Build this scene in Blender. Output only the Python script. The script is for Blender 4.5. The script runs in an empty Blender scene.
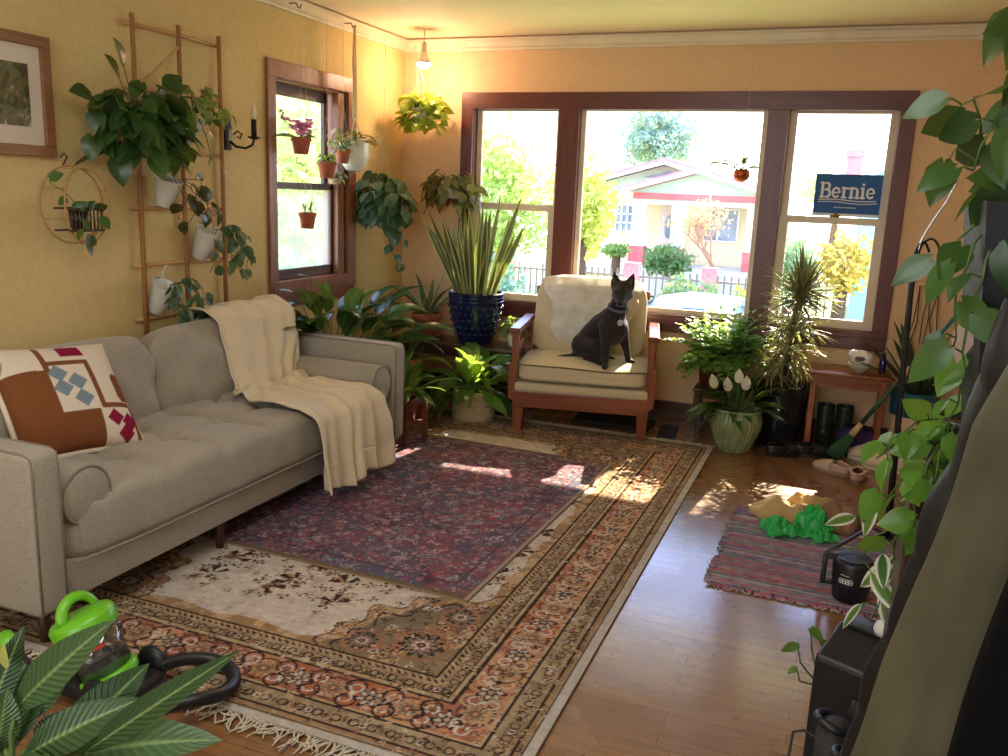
import bpy, bmesh, math, random
import numpy as np
from mathutils import Vector as V, Matrix, noise as mnoise
random.seed(7)
rnd, uni = random.random, random.uniform
PI = math.pi
scene = bpy.context.scene
COL = scene.collection

# ------------------------------------------------------------------ helpers
def lin(c):
    return tuple((x/12.92 if x <= .04045 else ((x+.055)/1.055)**2.4) for x in (v/255 for v in c)) + (1.0,)

class NT:
    def __init__(s, name):
        s.m = bpy.data.materials.new(name); s.m.use_nodes = True
        s.t = s.m.node_tree; s.n = s.t.nodes; s.n.clear()
        s.out = s.add('ShaderNodeOutputMaterial')
    def add(s, ty, **kw):
        n = s.n.new(ty)
        for k, v in kw.items():
            if k[0] == '_': setattr(n, k[1:], v)
            else: s.set(n.inputs[k.replace('__', ' ')], v)
        return n
    def set(s, inp, v):
        if hasattr(v, 'is_output'): s.t.links.new(v, inp)
        else: inp.default_value = v
    def link(s, a, b): s.t.links.new(a, b)
    def co(s, scale=(1, 1, 1), rot=(0, 0, 0), kind='Object'):
        tc = s.add('ShaderNodeTexCoord')
        mp = s.add('ShaderNodeMapping'); s.link(tc.outputs[kind], mp.inputs[0])
        mp.inputs['Scale'].default_value = scale; mp.inputs['Rotation'].default_value = rot
        return mp.outputs[0]
    def noise(s, co, scale, detail=3, rough=.55, dist=0):
        n = s.add('ShaderNodeTexNoise'); s.link(co, n.inputs['Vector'])
        n.inputs['Scale'].default_value = scale; n.inputs['Detail'].default_value = detail
        n.inputs['Roughness'].default_value = rough; n.inputs['Distortion'].default_value = dist
        return n.outputs[0]
    def ramp(s, fac, stops, interp='LINEAR'):
        r = s.add('ShaderNodeValToRGB'); s.link(fac, r.inputs[0]); e = r.color_ramp.elements
        r.color_ramp.interpolation = interp
        while len(e) < len(stops): e.new(.5)
        for k, (p, c) in enumerate(stops): e[k].position = p; e[k].color = c
        return r.outputs[0]
    def mix(s, fac, a, b, blend='MIX'):
        n = s.add('ShaderNodeMix'); n.data_type = 'RGBA'; n.blend_type = blend
        s.set(n.inputs[0], fac); s.set(n.inputs[6], a); s.set(n.inputs[7], b)
        return n.outputs[2]
    def math(s, op, a, b=0.0, c=0.0):
        n = s.add('ShaderNodeMath'); n.operation = op
        s.set(n.inputs[0], a); s.set(n.inputs[1], b); s.set(n.inputs[2], c)
        return n.outputs[0]
    def bump(s, h, strength=.3, dist=.01):
        b = s.add('ShaderNodeBump'); s.link(h, b.inputs['Height'])
        b.inputs['Strength'].default_value = strength; b.inputs['Distance'].default_value = dist
        return b.outputs[0]
    def pbr(s, col, rough=.6, metal=0.0, normal=None, spec=.5, **kw):
        p = s.add('ShaderNodeBsdfPrincipled')
        s.set(p.inputs['Base Color'], col); s.set(p.inputs['Roughness'], rough); s.set(p.inputs['Metallic'], metal)
        p.inputs['Specular IOR Level'].default_value = spec
        if normal is not None: s.link(normal, p.inputs['Normal'])
        for k, v in kw.items(): s.set(p.inputs[k.replace('__', ' ')], v)
        s.link(p.outputs[0], s.out.inputs[0])
        return p

def mat(name, c, c2=None, scale=8, rough=.6, metal=0.0, bump=0.0, bscale=40, bdist=.005, stretch=(1, 1, 1), spec=.5, lo=.35, hi=.65, detail=3, **kw):
    t = NT(name); co = t.co(stretch)
    col = lin(c)
    if c2: col = t.ramp(t.noise(co, scale, detail), [(lo, lin(c)), (hi, lin(c2))])
    nm = t.bump(t.noise(co, bscale, 4), bump, bdist) if bump else None
    t.pbr(col, rough, metal, nm, spec, **kw)
    return t.m

def leafmat(name, a, b, edge=None, mid=None, epos=.75, rough=.4, trans=.35, under=None):
    """leaf colour from the per-vertex attribute: R random per leaf, G distance from the midrib, B along the leaf"""
    t = NT(name)
    at = t.add('ShaderNodeAttribute', _attribute_name='Col')
    sp = t.add('ShaderNodeSeparateColor'); t.link(at.outputs[0], sp.inputs[0])
    col = t.ramp(sp.outputs[0], [(0, lin(a)), (1, lin(b))])
    n = t.noise(t.co(), 30, 2)
    col = t.mix(t.math('MULTIPLY', n, .5), col, lin(tuple(x*.55 for x in a)))
    if mid: col = t.mix(t.ramp(sp.outputs[1], [(.06, (1, 1, 1, 1)), (.3, (0, 0, 0, 1))]), col, lin(mid))
    if edge: col = t.mix(t.ramp(sp.outputs[1], [(epos-.12, (0, 0, 0, 1)), (epos+.08, (1, 1, 1, 1))]), col, lin(edge))
    if under:
        g = t.add('ShaderNodeNewGeometry'); col = t.mix(g.outputs['Backfacing'], col, lin(under))
    p = t.add('ShaderNodeBsdfPrincipled'); t.set(p.inputs['Base Color'], col); p.inputs['Roughness'].default_value = rough
    tr = t.add('ShaderNodeBsdfTranslucent'); t.set(tr.inputs[0], t.mix(.35, col, (.75, .9, .12, 1)))
    mx = t.add('ShaderNodeMixShader'); mx.inputs[0].default_value = trans
    t.link(p.outputs[0], mx.inputs[1]); t.link(tr.outputs[0], mx.inputs[2]); t.link(mx.outputs[0], t.out.inputs[0])
    return t.m

def frame_of(d, hint=V((0, 0, 1))):
    d = d.normalized(); s = d.cross(hint)
    if s.length < 1e-4: s = d.cross(V((1, 0, 0)))
    s.normalize(); n = s.cross(d).normalized()
    return d, s, n

class MB:
    def __init__(s): s.v = []; s.f = []; s.c = []; s.mi = []; s.cc = (.5, .5, .5)
    def add(s, vs, fs, cols=None, mi=0):
        o = len(s.v); s.v += [tuple(p) for p in vs]
        s.c += cols if cols else [s.cc]*len(vs)
        s.f += [tuple(i+o for i in q) for q in fs]; s.mi += [mi]*len(fs)
        return s
    def box(s, x0, x1, y0, y1, z0, z1, M=None, mi=0):
        vs = [V((x, y, z)) for x in (x0, x1) for y in (y0, y1) for z in (z0, z1)]
        if M is not None: vs = [M @ p for p in vs]
        return s.add(vs, [(0, 1, 3, 2), (4, 6, 7, 5), (0, 4, 5, 1), (2, 3, 7, 6), (0, 2, 6, 4), (1, 5, 7, 3)], None, mi)
    def rbox(s, x0, x1, y0, y1, z0, z1, r=.02, seg=3, M=None, mi=0):
        bm = bmesh.new(); bmesh.ops.create_cube(bm, size=1)
        for q in bm.verts:
            q.co = V(((x0+x1)/2+q.co.x*(x1-x0), (y0+y1)/2+q.co.y*(y1-y0), (z0+z1)/2+q.co.z*(z1-z0)))
        bmesh.ops.bevel(bm, geom=bm.edges[:], offset=r, segments=seg, profile=.5, affect='EDGES')
        return s.bm(bm, M, mi)
    def bm(s, bm, M=None, mi=0):
        bm.verts.index_update()
        vs = [(M @ q.co if M is not None else q.co.copy()) for q in bm.verts]
        fs = [tuple(q.index for q in f.verts) for f in bm.faces]
        bm.free(); return s.add(vs, fs, None, mi)
    def tube(s, pts, r, n=8, cap=True, mi=0, flat=1.0, hint=None):
        pts = [V(p) for p in pts]; k = len(pts)
        rs = r if isinstance(r, (list, tuple)) else [r]*k
        vs, fs = [], []; prev = None
        for i, p in enumerate(pts):
            d = (pts[min(i+1, k-1)]-pts[max(i-1, 0)])
            if d.length < 1e-9: d = V((0, 0, 1))
            d.normalize()
            if prev is None:
                a = d.cross(V(hint) if hint else V((0, 0, 1)))
                if a.length < .05: a = d.cross(V((1, 0, 0)))
                a.normalize()
            else:
                a = prev-d*prev.dot(d)
                if a.length < 1e-6: a = d.orthogonal()
                a.normalize()
            prev = a; b = d.cross(a)
            for j in range(n):
                t = 2*PI*j/n; vs.append(p+(a*math.cos(t)+b*math.sin(t)*flat)*rs[i])
        for i in range(k-1):
            for j in range(n):
                j2 = (j+1) % n; fs.append((i*n+j, i*n+j2, (i+1)*n+j2, (i+1)*n+j))
        if cap: fs.append(tuple(range(n-1, -1, -1))); fs.append(tuple((k-1)*n+j for j in range(n)))
        return s.add(vs, fs, None, mi)
    def lathe(s, prof, n=32, c=(0, 0, 0), M=None, mi=0, rib=0, ribn=0):
        vs, fs = [], []; c = V(c)
        for (r, z) in prof:
            for j in range(n):
                t = 2*PI*j/n; rr = r*(1+rib*math.cos(ribn*t)) if rib else r
                p = V((rr*math.cos(t), rr*math.sin(t), z)); vs.append((M @ p if M is not None else p+c))
        for i in range(len(prof)-1):
            for j in range(n):
                j2 = (j+1) % n; fs.append((i*n+j, i*n+j2, (i+1)*n+j2, (i+1)*n+j))
        if prof[0][0] > 1e-5: fs.append(tuple(range(n-1, -1, -1)))
        if prof[-1][0] > 1e-5: fs.append(tuple((len(prof)-1)*n+j for j in range(n)))
        return s.add(vs, fs, None, mi)
    def ball(s, c, r, n=12, sc=(1, 1, 1), M=None, mi=0):
        bm = bmesh.new(); bmesh.ops.create_uvsphere(bm, u_segments=n, v_segments=max(6, n*2//3), radius=1)
        for q in bm.verts:
            p = V((q.co.x*r*sc[0], q.co.y*r*sc[1], q.co.z*r*sc[2])); q.co = (M @ p if M is not None else p)+V(c)
        return s.bm(bm, None, mi)
    def grid(s, fn, nu, nv, cols=None, mi=0, closeu=False):
        vs = [fn(i/(nu if closeu else nu-1), j/(nv-1)) for j in range(nv) for i in range(nu)]
        cc = [cols(i/(nu-1), j/(nv-1)) for j in range(nv) for i in range(nu)] if cols else None
        fs = [(j*nu+i, j*nu+(i+1) % nu, (j+1)*nu+(i+1) % nu, (j+1)*nu+i) for j in range(nv-1) for i in range(nu if closeu else nu-1)]
        return s.add(vs, fs, cc, mi)
    def prism(s, poly, t, M=None, mi=0):
        """2-D outline (x,z) extruded along y from 0 to t"""
        n = len(poly); vs = [V((x, y, z)) for y in (0, t) for (x, z) in poly]
        if M is not None: vs = [M @ p for p in vs]
        fs = [tuple(range(n)), tuple(range(2*n-1, n-1, -1))]+[(i, i+n, (i+1) % n+n, (i+1) % n) for i in range(n)]
        return s.add(vs, fs, None, mi)
    def leaf(s, p, d, L, W, prof, hint=V((0, 0, 1)), fold=.25, droop=.6, seg=6, roll=0, wave=0, rv=None):
        d, sd, n = frame_of(V(d), hint)
        if roll:
            q = Matrix.Rotation(roll, 3, d); sd = q @ sd; n = q @ n
        c = V(p); vs, cols = [], []; step = L/seg; rv = rnd() if rv is None else rv
        ph = rnd()*6
        for i in range(seg+1):
            t = i/seg; w = W*.5*prof(t)
            a = -droop/seg if i else 0
            for u in (-1, -.5, 0, .5, 1):
                off = -L*(.15, .06)[abs(u) > .7]*(u != 0)*max(0, 1-t*6) if prof is heart else 0
                wv = wave*W*math.sin(t*9+ph+u*1.5)*abs(u)
                vs.append(c+sd*(u*w)+n*(fold*abs(u)*w+wv)+d*off); cols.append((rv, abs(u), t))
            q = Matrix.Rotation(a, 3, sd); d = q @ d; n = q @ n
            c = c+d*step
        fs = [(i*5+j, i*5+j+1, (i+1)*5+j+1, (i+1)*5+j) for i in range(seg) for j in range(4)]
        return s.add(vs, fs, cols)
    def build(s, name, m, parent=None, smooth=True, sub=0, solid=0, world=False, bevel=0, colattr=False, auto=None, loc=None):
        me = bpy.data.meshes.new(name)
        vs = s.v
        if parent is not None and world:
            r = parent
            while r.parent: r = r.parent
            Mi = xf(r).inverted(); vs = [tuple(Mi @ V(p)) for p in vs]
        if loc is not None: vs = [(x-loc[0], y-loc[1], z-loc[2]) for x, y, z in vs]
        me.from_pydata(vs, [], s.f)
        ms = m if isinstance(m, (list, tuple)) else [m]
        for q in ms: me.materials.append(q)
        if len(ms) > 1: me.polygons.foreach_set('material_index', s.mi)
        if colattr:
            a = me.color_attributes.new('Col', 'FLOAT_COLOR', 'POINT')
            arr = np.ones((len(s.v), 4), np.float32); arr[:, :3] = np.array(s.c, np.float32)
            a.data.foreach_set('color', arr.ravel())
        me.polygons.foreach_set('use_smooth', [smooth]*len(me.polygons)); me.update()
        o = bpy.data.objects.new(name, me); COL.objects.link(o)
        if loc is not None: o.location = loc
        if parent is not None: o.parent = parent
        if smooth and auto:
            try: me.set_sharp_from_angle(angle=math.radians(auto))
            except Exception: pass
        if bevel:
            b = o.modifiers.new('bevel', 'BEVEL'); b.width = bevel; b.segments = 2; b.limit_method = 'ANGLE'
        if sub:
            q = o.modifiers.new('sub', 'SUBSURF'); q.levels = sub; q.render_levels = sub
        if solid:
            q = o.modifiers.new('solid', 'SOLIDIFY'); q.thickness = solid; q.offset = 0
        return o

def xf(o): return Matrix.Translation(o.location) @ o.rotation_euler.to_matrix().to_4x4()
def thing(name, label, cat, loc=(0, 0, 0), rz=0, group=None):
    o = bpy.data.objects.new(name, None); COL.objects.link(o); o.empty_display_size = .1
    o.location = loc; o.rotation_euler = (0, 0, rz); o['label'] = label; o['category'] = cat
    if group: o['group'] = group
    return o
def tag(o, label, cat, group=None):
    o['label'] = label; o['category'] = cat
    if group: o['group'] = group
    return o
def struct(o): o['kind'] = 'structure'; return o
def sbox(name, m, *b, parent=None, bevel=0):
    o = MB().box(*b).build(name, m, parent, smooth=False, bevel=bevel)
    return struct(o) if parent is None else o

# leaf outlines (half-width along the leaf)
_H = [0, .06, .16, .3, .45, .6, .75, .88, 1]; _HW = [.50, .80, .97, 1, .93, .76, .5, .25, 0]
def heart(t): return float(np.interp(t, _H, _HW))
def lance(t): return max(0.0, math.sin(PI*min(1, t**.8)))**.85
def oval(t): return max(.05, math.sin(PI*(.06+.94*t)))**.7 if t < 1 else .05
def strap(t): return (.55+.45*min(1, t*3)) if t < .55 else max(0.02, (1-t)/.45)**.75
def sword(t): return (.6+.4*min(1, t*2.2)) if t < .7 else max(0.02, (1-t)/.3)**.8

def bend(p, d, L, droop, n=8):
    """points of a stem that starts along d and bends down"""
    p = V(p); d = V(d).normalized(); pts = [p.copy()]
    for i in range(n):
        d = (d+V((0, 0, -droop/n))).normalized(); p = p+d*(L/n); pts.append(p.copy())
    return pts, d
def sph(az, el): return V((math.cos(az)*math.cos(el), math.sin(az)*math.cos(el), math.sin(el)))
def cat(pts, n=8):
    pts = [V(p) for p in pts]; k = len(pts); out = []
    for i in range(k-1):
        p0, p1, p2, p3 = (pts[max(0, min(k-1, i+j))] for j in (-1, 0, 1, 2))
        for j in range(n):
            t = j/n; out.append(.5*((2*p1)+(p2-p0)*t+(2*p0-5*p1+4*p2-p3)*t*t+(3*p1-p0-3*p2+p3)*t**3))
    return out+[pts[-1]]
def cush(c, hx, hy, hz, p=5, n=16, pinch=.25, M=None, fn=None):
    """soft cushion: rounded box, thinner towards its seams"""
    bm = bmesh.new(); bmesh.ops.create_cube(bm, size=2)
    bmesh.ops.subdivide_edges(bm, edges=bm.edges[:], cuts=n, use_grid_fill=True)
    for q in bm.verts:
        x, y, z = q.co; l = max(abs(x), abs(y), abs(z)); s = (abs(x)**p+abs(y)**p+abs(z)**p)**(1/p)
        k = l/s; x, y, z = x*k, y*k, z*k
        e = max(abs(x), abs(y)); zz = z*(1-pinch*e**4)
        w = V((x*hx, y*hy, zz*hz))
        if fn: w = fn(w, x, y, z)
        q.co = (M @ w if M is not None else w)+V(c)
    return bm
def capsule_chain(mb, chain, n=12):
    pts = [V(p) for p, r in chain]; rs = [r for p, r in chain]
    for p, r in zip(pts, rs): mb.ball(p, r*.995, n)
    for i in range(len(pts)-1): mb.tube([pts[i], pts[i+1]], [rs[i], rs[i+1]], n)
def fuse(o, vox=.008, sm=6, f=.5):
    r = o.modifiers.new('remesh', 'REMESH'); r.mode = 'VOXEL'; r.voxel_size = vox; r.use_smooth_shade = True
    q = o.modifiers.new('smooth', 'SMOOTH'); q.iterations = sm; q.factor = f

# ------------------------------------------------------------------ materials
def wood(name, a, b, rough=.4, axis=0, bump=.08, sc=1):
    t = NT(name); st = [14, 14, 14]; st[axis] = 1.2; co = t.co(tuple(x*sc for x in st))
    n = t.noise(co, 2.2, 5, .6, .6)
    t.pbr(t.ramp(n, [(.3, lin(a)), (.7, lin(b))]), rough, 0, t.bump(n, bump, .003))
    return t.m
def fabric(name, a, b, scale=350, rough=.95, bump=.35, fuzz=8):
    t = NT(name); co = t.co()
    w = t.noise(co, scale, 2, .7); big = t.noise(co, fuzz, 3)
    c = t.ramp(w, [(.3, lin(a)), (.7, lin(b))]); c = t.mix(t.math('MULTIPLY', big, .22), c, lin(tuple(x*.72 for x in a)))
    t.pbr(c, rough, 0, t.bump(w, bump, .003), .15, Sheen__Weight=.25)
    return t.m
def plaster(name, a, b):
    t = NT(name); co = t.co()
    n1 = t.noise(co, 26, 5, .62, .8); n2 = t.noise(co, 1.4, 3)
    r = t.ramp(n1, [(.42, (0, 0, 0, 1)), (.6, (1, 1, 1, 1))])
    c = t.mix(n2, lin(a), lin(b))
    c = t.mix(t.math('MULTIPLY', r, .16), c, lin((236, 216, 160)))
    t.pbr(c, .75, 0, t.bump(r, .2, .010), .3)
    return t.m
def glassmat(name, tint=(1, 1, 1, 1), refl=.012, haze=None):
    t = NT(name)
    tr = t.add('ShaderNodeBsdfTransparent', Color=tint); g = t.add('ShaderNodeBsdfGlossy', Roughness=.03)
    mx = t.add('ShaderNodeMixShader'); mx.inputs[0].default_value = refl
    t.link(tr.outputs[0], mx.inputs[1]); t.link(g.outputs[0], mx.inputs[2])
    o = mx.outputs[0]
    if haze:
        tl = t.add('ShaderNodeBsdfTranslucent', Color=(.95, .97, .93, 1)); m2 = t.add('ShaderNodeMixShader'); m2.inputs[0].default_value = haze
        t.link(o, m2.inputs[1]); t.link(tl.outputs[0], m2.inputs[2]); o = m2.outputs[0]
    t.link(o, t.out.inputs[0]); return t.m
def colattr_mat(name, rough=.95, bump=.4, bscale=420, mul=1.0, spec=.1):
    t = NT(name); at = t.add('ShaderNodeAttribute', _attribute_name='Col')
    n = t.noise(t.co(), bscale, 2, .7)
    c = t.mix(t.math('MULTIPLY', n, .55), at.outputs[0], t.mix(.5, at.outputs[0], (0.02, .015, .012, 1)))
    t.pbr(c, rough, 0, t.bump(n, bump, .004), spec); return t.m

M_wall_l = plaster('yellow_plaster', (214, 188, 128), (204, 176, 114))
M_wall_b = plaster('tan_plaster', (224, 188, 150), (216, 180, 140))
M_ceil = mat('ceiling_paint', (240, 228, 200), (236, 222, 192), 2, .8, bump=.1, bscale=60)
M_rail = mat('white_trim', (226, 216, 190), (214, 202, 174), 5, .5)
M_trimL = wood('brown_stained_trim', (150, 96, 62), (116, 68, 42), .38, 2)
M_trimB = wood('dark_red_trim', (104, 52, 40), (80, 38, 30), .35, 2)
M_trimBh = wood('dark_red_trim_across', (104, 52, 40), (80, 38, 30), .35, 0)
M_sashB = mat('cream_sash', (222, 208, 186), (210, 194, 170), 6, .5)
M_sashL = wood('brown_sash', (92, 66, 52), (70, 48, 38), .45, 1)
M_glass = glassmat('window_glass')
M_glassf = glassmat('window_glass_rippled', haze=.10)
M_iron = mat('black_iron', (26, 24, 24), (40, 36, 34), 30, .45, .6)
M_black = mat('black_plastic', (20, 21, 24), (30, 31, 34), 40, .4, bump=.05, bscale=300)
M_soil = mat('soil', (46, 34, 26), (70, 54, 40), 60, .95, bump=.8, bscale=80)
M_terra = mat('terracotta', (176, 96, 62), (150, 78, 50), 14, .8, bump=.1, bscale=60)
M_whitepot = mat('white_glazed_pot', (224, 222, 210), (208, 206, 194), 6, .25)
M_stem = mat('green_stem', (86, 110, 48), (64, 88, 38), 20, .6)
M_brownstem = mat('brown_stem', (96, 74, 48), (70, 52, 34), 30, .8)
M_cord = mat('twine', (206, 192, 160), (180, 164, 130), 90, .9)
M_chrome = mat('steel', (200, 200, 205), None, rough=.25, metal=1)

# ------------------------------------------------------------------ camera, world, lamps
cam = bpy.data.cameras.new('camera'); cam.sensor_width = 36; cam.lens = 36*857/1008; cam.clip_start = .02; cam.clip_end = 300
co = bpy.data.objects.new('camera', cam); COL.objects.link(co); scene.camera = co
R = Matrix(((.9282, .3696, .0404), (.1142, -.1810, -.9768), (-.3541, .9113, -.2103)))
right, down, fwd = (V(R[i]).normalized() for i in range(3))
right = (right-fwd*right.dot(fwd)).normalized(); up = right.cross(fwd)
co.matrix_world = Matrix.Translation((0, 0, 1.55)) @ Matrix((right, up, -fwd)).transposed().to_4x4()

w = bpy.data.worlds.new('world'); scene.world = w; w.use_nodes = True
nt = w.node_tree; nt.nodes.clear()
wo = nt.nodes.new('ShaderNodeOutputWorld'); bg = nt.nodes.new('ShaderNodeBackground')
tc = nt.nodes.new('ShaderNodeTexCoord'); sp = nt.nodes.new('ShaderNodeSeparateXYZ'); cr = nt.nodes.new('ShaderNodeValToRGB')
nt.links.new(tc.outputs['Generated'], sp.inputs[0]); nt.links.new(sp.outputs[2], cr.inputs[0])
cr.color_ramp.elements[0].position = 0; cr.color_ramp.elements[0].color = (1, .98, .95, 1)
cr.color_ramp.elements[1].position = .16; cr.color_ramp.elements[1].color = (.42, .56, 1, 1)
q_ = cr.color_ramp.elements.new(.07); q_.color = (.95, .97, 1, 1)
nt.links.new(cr.outputs[0], bg.inputs[0]); bg.inputs[1].default_value = 5.4
nt.links.new(bg.outputs[0], wo.inputs[0])

def lamp(name, ty, loc, energy, color, aim=None, **kw):
    l = bpy.data.lights.new(name, ty); l.energy = energy; l.color = color
    for k, v in kw.items(): setattr(l, k, v)
    o = bpy.data.objects.new(name, l); COL.objects.link(o); o.location = loc
    if aim is not None: o.rotation_euler = (V(aim)-V(loc)).to_track_quat('-Z', 'Y').to_euler()
    return o
sd = V((-.16, -1.5, -1.0)).normalized()
lamp('sun', 'SUN', (2, 20, 14), 22, (1, .86, .62), V((2, 20, 14))+sd, angle=math.radians(.6))
lamp('fill_behind_camera', 'AREA', (-1.3, -2.0, 1.5), 52, (.95, .98, 1), (-1.6, 3.0, 1.6), shape='RECTANGLE', size=2.8, size_y=1.8)  # added unseen area fill, stands in for daylight from behind the camera
lamp('overhead_fill', 'AREA', (-1.3, 1.5, 2.6), 34, (.97, .98, 1), (-1.7, 2.2, 0), shape='RECTANGLE', size=1.6, size_y=1.6)  # unseen overhead area fill, added to brighten the room from above
scene.view_settings.view_transform = 'Standard'
scene.view_settings.exposure = 0.34
scene.cycles.use_denoising = True
scene.cycles.max_bounces = 8
scene.cycles.transparent_max_bounces = 12
# ------------------------------------------------------------------ room shell
XL, YB, XR, YF, ZC = -3.28, 6.095, 1.08, -2.2, 2.66
t = NT('oak_strip_floor')
co_ = t.co()
br = t.add('ShaderNodeTexBrick'); t.link(co_, br.inputs['Vector'])
br.offset = .37; br.inputs['Scale'].default_value = 1.0; br.inputs['Brick Width'].default_value = .95; br.inputs['Row Height'].default_value = .062
br.inputs['Mortar Size'].default_value = .0012; br.inputs['Color1'].default_value = (0, 0, 0, 1); br.inputs['Color2'].default_value = (1, 1, 1, 1); br.inputs['Mortar'].default_value = (.5, .5, .5, 1)
g = t.noise(t.co((1.4, 16, 1)), 5, 5, .6, .5)
c = t.ramp(g, [(.3, lin((122, 84, 50))), (.7, lin((154, 110, 68)))])
c = t.mix(t.math('MULTIPLY', br.outputs[0], .45), c, lin((112, 72, 42)))
c = t.mix(br.outputs[1], c, lin((62, 36, 20)))
p = t.pbr(c, t.ramp(t.noise(t.co(), 3, 3), [(.3, (.2, .2, .2, 1)), (.7, (.34, .34, .34, 1))]), 0, t.bump(t.mix(.25, br.outputs[1], g), .1, .002), .5, Coat__Weight=.55, Coat__Roughness=.16)
M_floor = t.m
def fl_box(): return MB().box(XL-.2, XR+.2, YF-.2, YB+.16, -.12, 0).build('floor', M_floor, smooth=False)
struct(fl_box())
sbox('ceiling', M_ceil, XL-.2, XR+.2, YF-.2, YB+.16, ZC, ZC+.1)
# left wall with its window opening
wy0, wy1, wz0, wz1 = 4.44, 5.24, .95, 2.19
b = MB(); b.box(XL-.16, XL, YF-.2, wy0, 0, ZC); b.box(XL-.16, XL, wy1, YB+.16, 0, ZC)
b.box(XL-.16, XL, wy0, wy1, 0, wz0); b.box(XL-.16, XL, wy0, wy1, wz1, ZC)
struct(b.build('wall_left', M_wall_l, smooth=False))
bx0, bx1, bz0, bz1 = -2.70, .225, .735, 2.175
b = MB(); b.box(XL, bx0, YB, YB+.16, 0, ZC); b.box(bx1, XR+.2, YB, YB+.16, 0, ZC)
b.box(bx0, bx1, YB, YB+.16, 0, bz0); b.box(bx0, bx1, YB, YB+.16, bz1, ZC)
struct(b.build('wall_back', M_wall_b, smooth=False))
sbox('wall_right', M_wall_b, XR, XR+.15, YF-.2, YB, 0, ZC)
sbox('wall_front', M_wall_l, XL, XR, YF-.15, YF, 0, ZC)
M_base = wood('dark_baseboard', (84, 48, 30), (62, 34, 22), .4, 0)
sbox('baseboard_back', M_base, XL+.02, XR, YB-.02, YB, 0, .125, bevel=.004)
sbox('baseboard_left', M_base, XL, XL+.02, YF, YB, 0, .125, bevel=.004)
def rail(name, pts, nrm):
    b = MB(); prof = [(0, 2.565), (.018, 2.565), (.022, 2.578), (.016, 2.59), (.02, 2.628), (.034, 2.638), (.034, 2.648), (0, 2.648)]
    vs = [V((p[0]+nrm[0]*d, p[1]+nrm[1]*d, z)) for p in pts for d, z in prof]; n = len(prof)
    b.add(vs, [(i, (i+1) % n, (i+1) % n+n, i+n) for i in range(n)]+[tuple(range(n)), tuple(range(2*n-1, n-1, -1))])
    struct(b.build(name, M_rail, smooth=False))
rail('trim_1', [(XL, YF), (XL, YB)], (1, 0)); rail('trim_2', [(XL, YB), (XR, YB)], (0, -1))

# ---- window_1: double-hung window in the left wall
w1 = struct(bpy.data.objects.new('window_1', None)); COL.objects.link(w1); w1.location = (XL, 4.86, wz0)
def P1(name, m, *bs, bevel=.003):
    b = MB()
    for q in bs: b.box(*q)
    return b.build(name, m, w1, smooth=False, world=True, bevel=bevel)
P1('casing', M_trimL, (XL, XL+.022, 4.374, 4.452, .87, 2.175), (XL, XL+.022, 5.262, 5.362, .87, 2.175), (XL, XL+.024, 4.374, 5.362, 2.175, 2.272), (XL, XL+.018, 4.40, 5.34, .79, .868))
P1('jamb', M_trimL, (XL-.16, XL, wy0, wy0+.012, wz0, wz1), (XL-.16, XL, wy1-.03, wy1+.02, wz0, wz1), (XL-.16, XL, wy0, wy1, wz1-.03, wz1), (XL-.05, XL, 5.16, 5.21, wz0, wz1))
P1('window_sill', M_trimL, (XL-.16, XL+.028, 4.40, 5.34, .868, .955))
P1('upper_sash', M_sashL, (XL-.11, XL-.08, 4.452, 4.475, 1.53, 2.16), (XL-.11, XL-.08, 5.115, 5.16, 1.53, 2.16), (XL-.11, XL-.08, 4.452, 5.16, 2.09, 2.16), (XL-.11, XL-.08, 4.452, 5.16, 1.52, 1.565))
P1('lower_sash', M_sashL, (XL-.075, XL-.04, 4.452, 4.475, .955, 1.565), (XL-.075, XL-.04, 5.13, 5.165, .955, 1.565), (XL-.075, XL-.04, 4.452, 5.165, .955, 1.02), (XL-.075, XL-.04, 4.452, 5.165, 1.525, 1.565))
P1('upper_pane', M_glass, (XL-.098, XL-.094, 4.47, 5.12, 1.55, 2.10), bevel=0)
P1('lower_pane', M_glassf, (XL-.06, XL-.056, 4.47, 5.135, 1.01, 1.53), bevel=0)

# ---- window_2: three-part window in the back wall
w2 = struct(bpy.data.objects.new('window_2', None)); COL.objects.link(w2); w2.location = (-1.24, YB, bz0)
def P2(name, m, *bs, bevel=.003, par=None):
    b = MB()
    for q in bs: b.box(*q)
    return b.build(name, m, par or w2, smooth=False, world=True, bevel=bevel)
yb = YB
P2('casing', M_trimB, (-2.787, -2.695, yb-.024, yb, .75, 2.155), (.215, .308, yb-.024, yb, .72, 2.155), (-2.02, -1.865, yb-.03, yb+.13, .75, 2.16), (-.578, -.448, yb-.03, yb+.13, .75, 2.16))
P2('header', M_trimBh, (-2.787, .308, yb-.026, yb, 2.155, 2.272))
P2('window_sill', M_trimBh, (-2.787, .308, yb-.04, yb+.13, .715, .758), (-2.787, .308, yb-.02, yb, .63, .715))
P2('jamb', M_trimB, (-2.70, -2.69, yb, yb+.15, .75, 2.175), (.215, .225, yb, yb+.15, .75, 2.175), (-2.70, .225, yb, yb+.15, 2.163, 2.175))
def sash(name, x0, x1, z0, z1, y, fr, frb, frt, pane=True, gl=M_glass):
    b = MB(); b.box(x0, x0+fr, y, y+.04, z0, z1); b.box(x1-fr, x1, y, y+.04, z0, z1)
    b.box(x0+fr, x1-fr, y, y+.04, z0, z0+frb); b.box(x0+fr, x1-fr, y, y+.04, z1-frt, z1)
    s = b.build(name, M_sashB, w2, smooth=False, world=True, bevel=.003)
    MB().box(x0+fr, x1-fr, y+.018, y+.022, z0+frb, z1-frt).build('pane', gl, s, smooth=False, world=True)
    return s
sash('picture_sash', -1.865, -.578, .758, 2.163, yb+.02, .035, .035, .016)
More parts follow.
